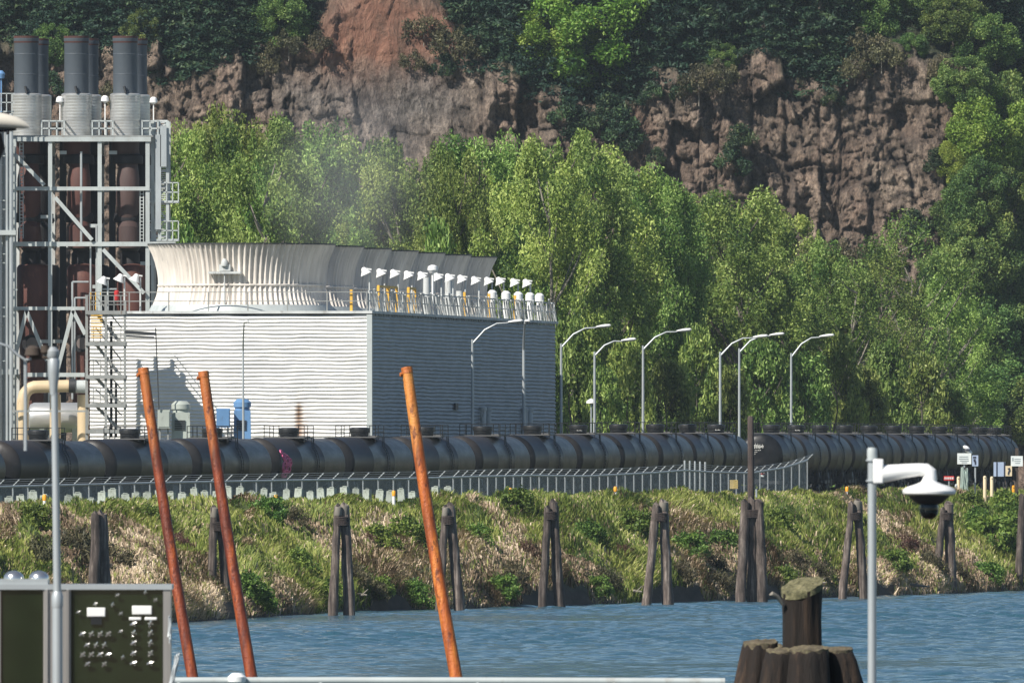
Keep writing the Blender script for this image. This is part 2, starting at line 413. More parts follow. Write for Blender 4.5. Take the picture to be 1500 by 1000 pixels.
qx = CX + CXg/YC*F; qy = HY - (Zc-HC)/YC*F
def blob(px, py, rx, ry): return np.exp(-(((qx-px)/rx)**2+((qy-py)/ry)**2))
red = blob(560,40,95,55) + .6*blob(640,50,40,30) + .55*blob(500,70,50,30) + .35*blob(930,190,25,30)
nz = fbm(CXg*.35, Zc*.35, 0, 62)
red = np.clip(red*1.2*(.35+1.3*nz), 0, 1); veg = veg*(1-np.clip(red*1.6,0,1))
grey = np.clip((blob(600,150,85,75)+.6*blob(440,140,80,40))*(.5+nz), 0, 1)
veg = np.clip(veg + .8*right*(fbm(CXg*.3,Zc*.3,0,63) > .42), 0, 1)
def rock_mat():
    t = NT('basalt_rock'); v = t.coords((1,.4,.42))
    n = t.noise(v, .75, 9, .68, .6); n2 = t.noise(t.coords((1,.3,1)), .16, 4, .6)
    c = t.ramp(n, [(.28,(.06,.048,.040)),(.42,(.175,.135,.105)),(.56,(.31,.24,.185)),(.74,(.50,.40,.31))])
    c = t.mix(t.ramp(n2, [(.42,(0,0,0)),(.62,(.6,.6,.6))]), c, (.23,.155,.115))
    lich = t.noise(t.coords((1,.3,1)), .6, 6, .75); c = t.mix(t.ramp(lich, [(.62,(0,0,0)),(.72,(.5,.5,.5))]), c, (.075,.085,.05))
    g = t.ramp(n, [(.3,(.10,.097,.095)),(.7,(.29,.27,.255))]); c = t.mix(t.math('MULTIPLY', t.attr('grey'), .75), c, g)
    bf = t.node('ShaderNodeMapRange'); bf.inputs['To Min'].default_value = .55; bf.inputs['To Max'].default_value = 1.45; t.link(t.attr('blk'), bf.inputs['Value'])
    hs = t.node('ShaderNodeHueSaturation'); t.link(bf.outputs[0], hs.inputs['Value']); t.link(c, hs.inputs['Color']); c = hs.outputs['Color']
    fn = t.noise(t.coords((1.3,.4,.8)), 3.2, 8, .8, .3); c = t.mix(1., c, t.ramp(fn, [(.36,(.28,.27,.27)),(.5,(.9,.9,.9)),(.66,(1.45,1.4,1.32))]), 'MULTIPLY')
    c = t.mix(t.math('MULTIPLY', t.attr('crk'), .8), c, (.028,.021,.019))
    rd = t.ramp(n, [(.3,(.12,.075,.05)),(.5,(.27,.13,.085)),(.7,(.38,.21,.14))]); c = t.mix(t.attr('red'), c, rd)
    vg = t.ramp(n, [(.3,(.014,.024,.010)),(.7,(.06,.07,.03))]); c = t.mix(t.attr('veg'), c, vg)
    t.link(c, t.b.inputs['Base Color']); t.setv(Roughness=.95)
    b = t.math('ADD', n, t.math('MULTIPLY', t.noise(t.coords((1,.4,.6)), 2.6, 6, .7), .5)); t.bump(b, 1.0, 1.2); return t.m
hill = struct(mesh_np('hillside', np.stack([CXg,Yc,Zc],-1).reshape(-1,3), grid_faces(len(cx_),nf+na), rock_mat(), smooth=False,
        attrs={'veg':('POINT',veg.ravel()),'red':('POINT',red.ravel()),'grey':('POINT',grey.ravel()),'blk':('POINT',blk.ravel()),'crk':('POINT',np.clip(crk*.9*onface,0,1).ravel())}))
hX, hY_, hZ = CXg.ravel(), Yc.ravel(), Zc.ravel()
hpx = CX + hX/hY_*F; hpy = HY - (hZ-HC)/hY_*F
def on_hill(px, py):
    """the point of the hillside seen at this place of the photo (or the nearest to it)"""
    dd = (hpx-px)**2 + (hpy-py)**2
    near = np.where(dd < 90)[0]
    i = near[np.argmin(hY_[near])] if len(near) else int(np.argmin(dd))
    return Vector((hX[i], hY_[i], hZ[i]))
# ================================================================ cooling tower
GA = 4.75
A = P(540, HY, 1250); A.z = GA
TH = math.atan2(-.134, .991)
tower = thing('cooling_tower', 'long white corrugated cooling tower with seven fan stacks on its roof deck', 'cooling tower', A, rz=TH)
TW, TD, THt = 17.2, 85.8, 12.2
def wall_mat():
    t = NT('corrugated_wall_sheet'); v = t.coords((.5,.5,1.6)); n = t.noise(v, .8, 6, .65)
    c = t.ramp(n, [(.3,(.70,.69,.66)),(.65,(.84,.83,.81))])
    st = t.noise(t.coords((2.2,2.2,.12)), 1.1, 5, .7)
    c = t.mix(t.math('MULTIPLY', t.ramp(st, [(.55,(0,0,0)),(.75,(1,1,1))]), t.attr('low')), c, (.34,.22,.13))
    c = t.mix(t.attr('stain'), c, (.05,.026,.013)); c = t.mix(t.attr('rust'), c, (.48,.25,.12))
    t.link(c, t.b.inputs['Base Color']); t.setv(Roughness=.65); return t.m
WALL = wall_mat()
def side_mat():  # same sheet as the front, its shade put into a darker bluish colour
    t = NT('shaded_side_sheet'); n = t.noise(t.coords((.4,.4,1.5)), .9, 6, .65)
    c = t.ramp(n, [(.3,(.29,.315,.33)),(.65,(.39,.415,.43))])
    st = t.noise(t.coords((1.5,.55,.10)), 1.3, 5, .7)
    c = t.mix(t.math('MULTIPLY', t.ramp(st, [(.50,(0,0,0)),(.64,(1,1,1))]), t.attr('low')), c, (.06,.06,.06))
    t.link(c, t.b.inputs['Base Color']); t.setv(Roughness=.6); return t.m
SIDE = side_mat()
PITCH = .232
def siding(name, L, H, step, along, mat, amp):
    """one corrugated sheet wall; along: 'x' (front) or 'y' (side)"""
    a = np.linspace(0, L, int(L/step)+1); nz = int(H/PITCH)
    ph = np.linspace(0, 1, 9)[:-1]; rows = (np.arange(nz)[:,None]+ph[None,:]).ravel()
    aa, rr = np.meshgrid(a, rows, indexing='ij')
    prof = np.sin(2*math.pi*rr)+.25*np.sin(4*math.pi*rr+.6)
    wob = (vn(aa*.55, np.floor(rr)*.37, 0, 5)-.5)*.065 + (vn(aa*1.7, np.floor(rr)*1.7, 0, 6)-.5)*.05
    z = rr*PITCH + wob; am = amp*(.75+.6*vn(aa*.3, np.floor(rr)*3.1, 0, 8)); off = prof*am + (vn(aa*.35, rr*.05, 0, 7)-.5)*.07
    low = np.clip((5.5-z)/4, 0, 1)
    if along == 'x':
        V = np.stack([-aa, -.08-off, z], -1)
        gx = lambda x0, w: np.exp(-((aa-x0)/w)**2)
        stain = gx(4.32,.13)*np.clip((6.9-z)/.5,0,1)*(z>1.5)*(.55+.6*vn(aa*3,z*2.2,0,3)) + gx(8.75,.12)*np.clip((6.0-z)/.6,0,1)*(z>2)*(.4+.6*vn(aa*3,z*2.2,0,4))
        rust = gx(4.2,.35)*np.clip((7.5-z)/3,0,1)*.55 + gx(.3,.55)*np.clip((5.5-z)/4,0,1)*.6 + .3*gx(6.2,1.8)*np.clip((2.8-z)/2,0,1)
    else:
        V = np.stack([.08+off, aa, z], -1); stain = np.zeros_like(aa); rust = np.zeros_like(aa)
    f = grid_faces(len(a), len(rows))
    if along == 'x': f = f[:, ::-1]
    o = mesh_np(name, V.reshape(-1,3), f, mat, tower, {'low':('POINT',low.ravel()),'stain':('POINT',np.clip(stain,0,1).ravel()),'rust':('POINT',np.clip(rust,0,1).ravel())}, True)
    return o
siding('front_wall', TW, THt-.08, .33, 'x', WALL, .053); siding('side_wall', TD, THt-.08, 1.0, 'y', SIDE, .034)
b = MB(); b.box((-TW/2, TD/2, THt/2-.1), (TW-.3, TD-.3, THt-.2)); b.build('casing', M['offwhite'], tower, local=True)
b = MB(); b.box((-TW/2, TD/2, THt+.02), (TW+.5, TD+.5, .16)); b.build('roof_deck', M['offwhite'], tower, local=True)
b = MB(); b.box((.07,-.07,THt/2-.06), (.34,.34,THt-.12)); b.build('corner_trim', M['white'], tower, local=True)
def ystn(px):          # distance along the shaded side for a photo column
    t = np.linspace(0, TD, 400); q = CX + (A.x+.134*t)/(A.y+.991*t)*F
    return float(np.interp(px, q, t))
# fan stacks: real hollow shrouds, ribbed
STK = plain('fan_stack_sheet', (.66,.61,.55), .65, var=.22, scale=.9, stretch=(1.6,1.6,.12), dirt=(.38,.36,.33), dirt_at=.64)
prof = [(5.55,.1),(5.35,.5),(5.16,1.0),(5.05,1.6),(5.06,2.0),(5.13,2.5),(5.25,3.0),(5.42,3.5),(5.66,4.0),(5.72,4.12),(5.64,4.13),(5.56,4.0),(5.32,3.5),(5.0,2.5),(4.92,1.6),(5.2,.3)]
b0 = MB(); b0.lathe(prof, 432, rib=100, amp=.0155, close=False)
ring = MB(); ring.lathe([(5.08,1.54),(5.16,1.57),(5.16,1.65),(5.08,1.68)], 172, rib=43, amp=.006, close=False)
rim = MB(); rim.lathe([(5.70,4.08),(5.79,4.08),(5.79,4.17),(5.58,4.17)], 96, close=False)
low = MB(); low.lathe([(5.72,0),(5.56,.35),(5.54,.40),(5.45,.40)], 96, close=False)
hub = MB(); hub.lathe([(.2,0),(.9,.1),(.9,.9),(.3,1.2)], 20, (0,0,1.2))
for k in range(6):
    a = k*math.pi/3; hub.bar((0,0,2.0), (4.6*math.cos(a),4.6*math.sin(a),2.05), .28)
first = {}
for i in range(7):
    for nm, mb, mt in (('fan_stack',b0,STK),('stack_seam',ring,STK),('stack_rim',rim,M['dark_steel']),('stack_skirt',low,M['white']),('fan',hub,M['grey_steel'])):
        par = tower if nm == 'fan_stack' else fs
        if i == 0:
            o = mb.build(nm, mt, None); first[nm] = o
        else:
            o = first[nm].copy(); COL.objects.link(o)
        o.parent = par
        if nm == 'fan_stack':
            o.location = (-8.75, 6.15+12.25*i, THt+.1); o.rotation_euler.z = .37*i; fs = o
# front deck rail
b = MB(); zr = THt+.1
for x in np.linspace(-.1, -TW, 8): b.bar((x,-.15,zr), (x,-.15,zr+1.15), .07)
for h in (.6,1.15): b.bar((0,-.15,zr+h), (-TW,-.15,zr+h), .05)
b.build('deck_handrail', M['grey_steel'], tower, local=True)
# leaning slats along the shaded edge
b = MB()
n_sl = 74
for i in range(n_sl):
    y = TD*(i+.5)/n_sl; h = 1.05+.15*math.sin(i*1.7)+.25*rnd.random()
    b.bar((.18,y+.55,zr-.3), (.14,y-.35-.5*rnd.random(),zr+h), .085)
b.build('slat_guard', M['offwhite'], tower, local=True)
b = MB()
for h in (.62,1.2): b.bar((.0,0,zr+h), (.0,TD,zr+h), .07)
for i in range(24): b.bar((.0,i*TD/23,zr), (.0,i*TD/23,zr+1.2), .07)
b.build('side_handrail', M['offwhite'], tower, local=True)
for px, ww in ((514,.45),(560,.7),(575,.6),(604,.5),(686,.35),(722,.35),(760,.35)):
    b = MB(); y = ystn(px) if px > 540 else 0.1; x = -.25 if px > 540 else (px-540)/24.
    h = 1.3 if px < 540 else 1.55
    b.bar((x,y,zr),(x,y,zr+h),.16)
    if ww > .45:
        q = (ww*2,0) if px < 540 else (0, ww*6)
        b.bar((x+q[0]*.8,y+q[1],zr),(x+q[0]*.8,y+q[1],zr+h),.16); b.bar((x,y,zr+h),(x+q[0]*.8,y+q[1],zr+h),.14)
    b.build('yellow_gate', M['yellow'], tower, local=True)
def floodlight(x, y, z, h, par=tower, face=-1):
    p = MB(); p.tube([(x,y,z),(x,y,z+h)], .055, 6); post = p.build('floodlight_post', M['offwhite'], par, local=True)
    hd = MB(); R = Matrix.Rotation(math.radians(24)*face, 3, 'Y')
    hd.lathe([(.08,.26),(.15,.2),(.19,.06),(.36,-.2),(.32,-.2),(.15,0)], 14, (x-.28,y-.1,z+h-.02), R)
    hd.bar((x-.3,y-.1,z+h+.16),(x+.12,y,z+h+.1),.09)
    hd.build('lamp_head', M['clean_white'], post, local=True)
for i, (px, py) in enumerate([(552,397),(574,399),(594,400),(614,402),(634,403),(657,405),(674,406),(692,408),(712,410),(731,411),(748,411),(769,413),(787,414)]):
    y = ystn(px); s_ = F/(A.y+.991*y)
    floodlight(-.45, y, zr, max(1.9, (700-py)/s_+HC-GA-zr))
for px in (728,748,766,783,797):
    y = ystn(px); b = MB(); b.tube([(-.3,y,zr),(-.3,y,zr+1.3)], .2, 10); b.lathe([(.1,0),(.30,.08),(.30,.45),(.15,.6)], 14, (-.3,y,zr+1.2))
    b.build('vent_cap', M['clean_white'], tower, local=True)
for px, h in ((632,2.3),(664,2.2),(680,1.6)):
    y = ystn(px); b = MB(); b.tube([(-.3,y,zr),(-.3,y,zr+h)], [.26,.22], 10); b.build('vent_pipe', M['offwhite'], tower, local=True)
y = ystn(650); b = MB(); b.lathe([(.1,.3),(.30,.2),(.34,-.02),(.2,-.22)], 14, (-.7,y,zr+2.85)); b.tube([(-.7,y,zr),(-.7,y,zr+2.7)], .07, 6); b.build('ball_vent', M['clean_white'], tower, local=True)
for x, y in ((-16.2,.6),(-15.2,.8),(-14.2,.7)):
    floodlight(x, y, zr, 1.9+.15*(x > -15.5), face=1)
# light bracket on the front fan stack
b = MB(); b.box((-9.0,.85,THt+2.45), (2.0,.5,.14)); b.box((-9.0,.95,THt+2.75), (.7,.4,.4)); b.tube([(-9.0,.7,THt+.2),(-9.0,.75,THt+2.4)], .04, 6)
b.lathe([(.1,.25),(.22,.05),(.2,-.2)], 12, (-9.0,.75,THt+3.05)); b.build('stack_platform', M['offwhite'], tower, local=True)
# pale vertical ducts on the shaded wall
for px in (700, 707.5, 761, 768.5):
    y = ystn(px); b = MB(); b.tube([(.34,y,.6),(.34,y,6.4)], .19, 12); b.lathe([(.21,0),(.24,.06),(.24,.24),(.05,.34)], 12, (.34,y,6.35)); b.build('duct', M['offwhite'], tower, local=True)
b = MB(); y = ystn(664); b.box((.19,y,6.6), (.1,1.3,.42)); b.build('wall_hatch', M['dark_steel'], tower, local=True)
b = MB(); b.box((.3,(ystn(690)+ystn(790))/2,1.15), (.5,ystn(790)-ystn(690),.5)); b.build('pipe_tray', M['offwhite'], tower, local=True)
b = MB(); b.box((.35,TD*.42,.75), (.7,TD*.8,.55)); b.build('basin_curb', M['dark_steel'], tower, local=True)
b = MB()
for j in range(5):
    b.box((.5, TD-1.6+.9*j, 2.2), (.14,.14,3.4))
for h in (1.0,2.2,3.4): b.box((.5, TD+.2, h), (.12,4.0,.12))
b.build('end_lattice', M['offwhite'], tower, local=True)

# ---------------------------------------------------------------- stair tower against the front wall
Ys = 1244.5; sst = S(Ys)
stair = thing('stair_tower', 'open grey steel stair tower climbing the sunlit end of the cooling tower', 'stair tower', P(154, HY+45, Ys))
def pp(px, py, dy=0): return P(px, py, Ys+dy)
b = MB()
for px in (127,155,183):
    for dy in (0,4.2):
        b.bar(P(px,648,Ys+dy)*1.0, P(px, 432 if px < 180 else 440, Ys+dy), .16)
b.build('columns', M['grey_steel'], stair)
LV = (458,504,552,594,632)
for q in LV:
    b = MB(); c = (pp(125,q)+pp(186,q,4.2))/2; d = pp(186,q,4.2)-pp(125,q)
    b.box(c, (d.x, 4.6, .22)); b.build('landing', M['grey_steel'], stair)
for k in range(4):
    b = MB(); up = LV[k]; dn = LV[k+1]; l, r = (140,178)
    a_, c_ = (pp(l,up,.6), pp(r,dn,.6))
    for dy in (0,1.5):
        b.bar(a_+Vector((0,dy,0)), c_+Vector((0,dy,0)), .16); b.bar(a_+Vector((0,dy,1)), c_+Vector((0,dy,1)), .06)
    for j in range(9):
        t_ = (j+.5)/9; m_ = a_.lerp(c_, t_); b.box(m_+Vector((0,.75,0)), (.3,1.5,.06))
    b.build('stair_flight', M['grey_steel'], stair)
b = MB()
for q in (458,504,552,594):
    for h in (.5,1.05):
        p0, p1 = pp(125,q), pp(186,q); z_ = Vector((0,0,h))
        b.bar(p0+z_, p1+z_, .05); b.bar(p0+z_, pp(125,q,4.2)+z_, .05); b.bar(p1+z_, pp(186,q,4.2)+z_, .05)
    for px in range(127,187,10): b.bar(pp(px,q), pp(px,q)+Vector((0,0,1.05)), .05)
b.build('railing', M['grey_steel'], stair)
b = MB()
for px in (133,140,147):
    b.bar(pp(px,428,.3), pp(px,458,.3), .05)
for j in range(9): b.bar(pp(133,462+j*4,-.2), pp(150,462+j*4,-.2), .06)
b.build('ladder_cage', M['yellow'], stair)
b = MB(); b.bar(pp(183,486), pp(228,489), .18); b.bar(pp(183,492), pp(226,494), .10); b.bar(pp(228,480), pp(233,600), .07)
b.bar(pp(163,470,2), pp(163,640,2), .16); b.bar(pp(170,560,2), pp(170,640,2), .14)
b.build('pipe_bracket', M['dark_steel'], stair)
b = MB(); q = pp(171,440,3); b.lathe([(.12,0),(.16,.05),(.16,.55),(.08,.62)], 12, q); b.build('fire_extinguisher', M['red'], stair)

# ---------------------------------------------------------------- exhaust stacks and their steel frame
Yp = 1300.0; sp = S(Yp); GZ = 5.0
def fp(px, py, dy=0.0):
    v = P(px, py, Yp); return Vector((v.x, Yp+dy, v.z))
def zpx(py): return HC-(py-HY)/sp
where = ['leftmost of the three front exhaust stacks, half behind the lamp head','middle one of the three front exhaust stacks','front exhaust stack nearest the white cooling tower']
backw = ['dark twin stack behind the leftmost exhaust stack','dark twin stack behind the middle exhaust stack','dark twin stack behind the exhaust stack nearest the cooling tower']
for row in (0,1):
    for i, px in enumerate((38.5,112,183.5)):
        dx = 0 if row == 0 else 13.5; dy = 0 if row == 0 else 4.6
        c = fp(px+dx, HY, dy); zt_ = zpx(53.5 if row == 0 else 55)
        st = thing('exhaust_stack', where[i]+', grey over silver' if row == 0 else backw[i], 'smokestack', (c.x,c.y,GZ), 'exhaust stacks of the power plant')
        Rr = .72 if row else .775
        b = MB(); b.lathe([(Rr,zpx(140)),(Rr,zt_-.35),(Rr+.03,zt_-.3),(Rr+.03,zt_),(Rr-.06,zt_),(Rr-.08,zt_-3)], 40, (c.x,c.y,0), close=False)
        for zz in (zpx(80),zpx(110)): b.lathe([(Rr,zz),(Rr+.012,zz+.03),(Rr,zz+.06)], 40, (c.x,c.y,0), close=False)
        b.build('stack_top', M['stack'], st)
        b = MB(); b.lathe([(Rr+.01,zt_-.42),(Rr+.016,zt_-.40),(Rr+.035,zt_-.02),(Rr+.035,zt_+.012),(Rr-.02,zt_+.02)], 40, (c.x,c.y,0), close=False); b.build('rusty_rim', M['red_flue'], st)
        R2 = Rr+.19; b = MB(); pr = []
        for k in range(14):
            za = zpx(200)+(zpx(138)-zpx(200))*k/14; zb = zpx(200)+(zpx(138)-zpx(200))*(k+1)/14
            pr += [(R2,za),(R2+.012,za+.02),(R2,zb-.02)]
        b.lathe(pr+[(R2-.12,zpx(137))], 40, (c.x,c.y,0)); b.build('silver_sleeve', M['silver'], st)
        if row == 0:
            b = MB(); b.tube([fp(px-1,127,-.9), fp(px+1.5,137,-1.0)], .08, 8); b.build('sampling_port', M['black'], st)
        FL = M['red_flue'] if row == 0 else M['dark_flue']
        sh = -3 if i == 0 else 2
        def arc(px0, py0, n=1): return None
        # kinked duct sections
        b = MB(); r_ = .86
        ln = [fp(px+dx,200,dy), fp(px+dx,222,dy), fp(px+dx+5,236,dy+.4)]
        b.tube(ln, [R2*.95, r_*1.02, r_*.9], 24)
        b.tube([fp(px+dx+5,232,dy-.2), fp(px+dx+4,262,dy-.5), fp(px+dx+4,315,dy-.3), fp(px+dx+5,330,dy)], [r_*.62,r_*.85,r_*.88,r_*.8], 24)
        b.tube([fp(px+dx+6,322,dy-.1), fp(px+dx+5,336,dy-.7), fp(px+dx+5,362,dy-.6)], [r_*.6,r_*.86,r_*.9], 24)
        b.build('flue_duct', FL if i != 2 else (M['dark_flue'] if row else plain('brown_flue', (.060,.036,.033), .7, var=.35, scale=.7)), st)
        b = MB(); b.lathe([(r_*1.12,zpx(240)),(r_*1.16,zpx(238)),(r_*1.12,zpx(228)),(r_*.9,zpx(226))], 28, (c.x+.15,c.y-.1,0)); b.build('dark_collar', M['dark_flue'], st); b = MB(); b.lathe([(r_*1.0,zpx(326)),(r_*1.1,zpx(322)),(r_*1.0,zpx(312))], 28, (c.x+.18,c.y-.1,0)); b.build('dark_collar', M['dark_flue'], st)
        b = MB(); b.lathe([(.62,zpx(392)),(.62,zpx(372)),(.5,zpx(368)),(.7,zpx(362)),(.7,zpx(352))], 24, (c.x+.3,c.y,0)); b.build('neck', M['dark_flue'], st)
        b = MB(); b.lathe([(.5,zpx(640)),(.75,zpx(560)),(.92,zpx(455)),(1.02,zpx(448)),(1.02,zpx(392)),(.9,zpx(388)),(.5,zpx(386))], 30, (c.x+.42,c.y,0))
        b.build('silencer_drum', plain('drum_rust', (.10,.036,.028), .7, var=.35, scale=.8, dirt=(.15,.06,.04), dirt_at=.6) if row == 0 else M['dark_flue'], st)
        if row == 0:
            b = MB(); q = fp(px+7,503,-1.0); b.tube([q, q+Vector((0,.8,0))], [.55,.55], 24); b.build('port_ring', M['dark_flue'], st)
            b = MB(); b.tube([q+Vector((.1,-.06,0)), q+Vector((.1,.1,0))], .38, 22); b.build('port_cover', plain('port_grey', (.16,.13,.12), .6), st)
for px in (93,165,52,128):
    pass
frame = thing('steel_frame', 'white steel frame of columns and braces around the exhaust stacks', 'frame', fp(120,HY,0).xy.to_3d()+Vector((0,0,GZ)))
for px in (22,74.5,147,217):
    for dy in (-2.0, 7.5):
        b = MB(); p0 = fp(px,200,dy); b.bar((p0.x,p0.y,GZ), p0, .26 if dy < 0 else .2); b.build('column', M['white'] if dy < 0 else M['offwhite'], frame)
for q, x0, x1, w_ in ((205,24,222,.28),(277,24,220,.24),(358,0,258,.28),(452,20,125,.22),(549,38,125,.26)):
    b = MB(); b.bar(fp(x0,q,-2.1), fp(x1,q,-2.1), w_); b.build('beam', M['white'], frame)
    b = MB(); b.bar(fp(x0,q,7.5), fp(x1,q,7.5), w_*.8)
    for px in (22,74.5,147,217): b.bar(fp(px,q,-1.9), fp(px,q,7.4), w_*.7)
    b.build('cross_beam', M['offwhite'], frame)
for px in (91,163.5):  # dark backing strips added to stand for the shaded gaps between ducts
    b = MB(); p0 = fp(px,206,2.5); b.bar((p0.x,p0.y,GZ), p0, .42); b.build('dark_backing', M['dark_steel'], frame)
for q,x0,x1 in ((224,88,98),(224,160,172),(318,60,80),(331,132,150),(420,136,150),(500,60,92),(386,206,222)):
    b = MB(); b.bar(fp(x0,q,-1.0), fp(x1,q,-1.0), .22); b.build('strut', M['white'], frame)
b = MB(); r6 = random.Random(33)
for k in range(6):
    px = 28+r6.random()*185; q0 = 210+r6.random()*240; b.tube([fp(px,q0,-1.6), fp(px,q0+60+r6.random()*120,-1.6)], .05+.04*r6.random(), 6)
    if k % 2: b.tube([fp(px,q0,-1.6), fp(px+10+20*r6.random(),q0,-1.6)], .06, 6)
b.build('conduits', M['galv'], frame)
for px, q0, q1 in ((30,210,350),(206,280,356),(143,360,450)):
    b = MB()
    for k in (0,5): b.bar(fp(px+k,q0,-1.9), fp(px+k,q1,-1.9), .06)
    for j in range(int((q1-q0)/5)): b.bar(fp(px,q0+5*j,-1.9), fp(px+5,q0+5*j,-1.9), .05)
    b.build('rung_ladder', M['white'], frame)
for (x0,y0,x1,y1) in ((24,228,66,272),(82,290,136,352),(152,366,212,430),(40,455,24,520),(40,455,70,528),(108,455,86,540),(108,455,126,490)):
    b = MB(); b.bar(fp(x0,y0,-2.3), fp(x1,y1,-2.3), .24); b.build('brace', M['white'], frame)
for (x0,x1) in ((62,95),(136,166),(209,232)):
    b = MB()
    for dy in (-1.8, 1.5):
        for q in (178,189): b.bar(fp(x0,q,dy), fp(x1,q,dy), .09)
        k = max(2,int((x1-x0)/9))
        for j in range(k+1): b.bar(fp(x0+(x1-x0)*j/k,199,dy), fp(x0+(x1-x0)*j/k,178,dy), .09)
    for q in (178,189): b.bar(fp(x0,q,-1.8), fp(x0,q,1.5), .09); b.bar(fp(x1,q,-1.8), fp(x1,q,1.5), .09)
    b.build('platform_railing', M['white'], frame)
b = MB(); c = (fp(20,200.5,-2)+fp(225,200.5,7.5))/2; b.box(c, (205/sp, 9.8, .10)); b.build('platform', M['grey_steel'], frame)
for px, q, q1 in ((88,146,178),(154,145,198),(225,147,180)):
    b = MB(); b.bar(fp(px,q1,-.5), fp(px,q+5,-.5), .07); b.lathe([(.1,.2),(.22,.1),(.26,-.15),(.1,-.25)], 12, fp(px,q,-.5)); b.build('platform_lamp', M['clean_white'], frame)
# access tower at the right side of the frame
lt = thing('ladder_tower', 'white latticed ladder tower with landings right of the exhaust stacks', 'ladder tower', fp(234,HY,1).xy.to_3d()+Vector((0,0,GZ)))
b = MB()
for px, dy in ((224,-1.5),(246,-1.5),(226,1.5),(247,1.5),(234,-1.5)): p0 = fp(px,178,dy); b.bar((p0.x,p0.y,GZ), p0, .2)
b.build('columns', M['white'], lt)
b = MB()
for j in range(9):
    q = 178+j*24; b.bar(fp(224,q,-1.5), fp(246,q,-1.5), .12); b.bar(fp(224,q,1.5), fp(247,q,1.5), .12)
    b.bar(fp(224 if j % 2 else 246,q,-1.4), fp(246 if j % 2 else 224,q+24,-1.4), .1)
for j in range(60): b.bar(fp(236,180+j*3,-.3), fp(243,180+j*3,-.3), .06)
b.build('lattice', M['offwhite'], lt)
b = MB()
for q in (296,352):
    b.box((fp(219,q,0)+fp(262,q,0))/2, (43/sp,3.4,.14))
    for h in (.6,1.2): b.bar(fp(219,q,-1.7)+Vector((0,0,h)), fp(262,q,-1.7)+Vector((0,0,h)), .07)
    for j in range(6): b.bar(fp(219+j*8.6,q,-1.7), fp(219+j*8.6,q,-1.7)+Vector((0,0,1.2)), .07)
b.build('landings', M['white'], lt)
b = MB(); b.box((fp(229,190,-1.8)+fp(236,345,-1.8))/2, (.35,.2,6.0)); b.box(fp(240,215,-1.8), (.4,.2,2.6)); b.build('cable_tray', M['galv'], lt)
# pipework tower at the left edge
lp = thing('pipework_tower', 'tall dark tower of white pipes and ladders at the left edge', 'pipework', fp(10,HY,-3).xy.to_3d()+Vector((0,0,GZ)))
b = MB(); r2 = random.Random(5)
for j in range(13):
    px = -18+j*3.1; p0 = fp(px,160+r2.random()*40,-3-r2.random()*2); b.tube([(p0.x,p0.y,GZ), p0], .06+.09*r2.random(), 7)
b.build('pipes', M['galv'], lp)
b = MB()
for j in range(9):
    px = -22+j*5.2; p0 = fp(px,235+r2.random()*30,-1.2); b.tube([(p0.x,p0.y,GZ), p0], .22, 8)
b.build('dark_pipes', M['dark_steel'], lp)
b = MB()
for j in range(18):
    q = 165+j*26; b.bar(fp(-22,q,-3.4), fp(22+r2.random()*6,q,-3.4), .09)
    if j % 3 == 0:
        for k in range(6): b.bar(fp(-20+k*8,q,-4.2), fp(-20+k*8,q-26,-4.2), .06)
        b.bar(fp(-22,q-13,-4.2), fp(24,q-13,-4.2), .06); b.bar(fp(-22,q-26,-4.2), fp(24,q-26,-4.2), .06)
b.build('ladders', M['white'], lp)
b = MB(); b.box((fp(-20,342,-4)+fp(26,342,-4))/2, (46/sp,2.2,.3)); b.build('ledge', M['white'], lp)
b = MB(); b.box((fp(2,545,-4)+fp(29,545,-4))/2, (27/sp,.8,.34)); b.build('ledge', M['white'], lp)
b = MB(); b.lathe([(.1,.2),(.26,0),(.2,-.3)], 12, fp(4,110,-4)); b.bar(fp(4,110,-4), fp(4,180,-4), .09); b.build('blue_lamp', M['blue'], lp)

# beige pipe, silver vessel
Yb = 1262.0
def bp(px, py, dy=0): v = P(px,py,Yb); return Vector((v.x,Yb+dy,v.z))
t_ = thing('beige_pipe', 'thick beige pipe bending over beside the silver vessel', 'pipe', bp(60,655))
b = MB(); pt = [bp(33,668),bp(33,600),bp(33.5,588),bp(36,577),bp(42,569.5),bp(50,566.5),bp(62,566),bp(104,565)]; b.tube(pt, 9.0/S(Yb), 20); b.build('main_pipe', M['beige'], t_)
for px in (80.5,121): b = MB(); b.tube([bp(px,668,.8),bp(px,578,.8)], 8.2/S(Yb), 18); b.build('riser', M['beige'], t_)
b = MB(); b.tube([bp(101,565,-.02),bp(111,565,-.02)], 10.5/S(Yb), 20); b.build('coupling', M['dark_steel'], t_)
b = MB(); b.tube([bp(111,566),bp(127,566)], 9.4/S(Yb), 20); b.build('white_end', M['white'], t_)
b = MB(); b.bar(bp(18,602,-.7), bp(125,602,-.7), .12); b.bar(bp(26,662,-.8),bp(26,602,-.8),.1); b.build('pipe_strap', M['grey_steel'], t_)
v_ = thing('silver_vessel', 'horizontal silver clad vessel behind the beige pipe', 'tank', bp(82,660,3))
b = MB(); R90 = Matrix.Rotation(math.radians(90),3,'Y'); b.lathe([(.4,-1.9),(.8,-1.75),(.92,-1.5),(.92,1.5),(.8,1.75),(.4,1.9)], 30, bp(84,611,3), R90); b.build('shell', M['silver'], v_)
b = MB(); b.box(bp(60,645,3),(.3,1.2,1.6)); b.box(bp(108,645,3),(.3,1.2,1.6)); b.build('saddle', M['concrete'], v_)
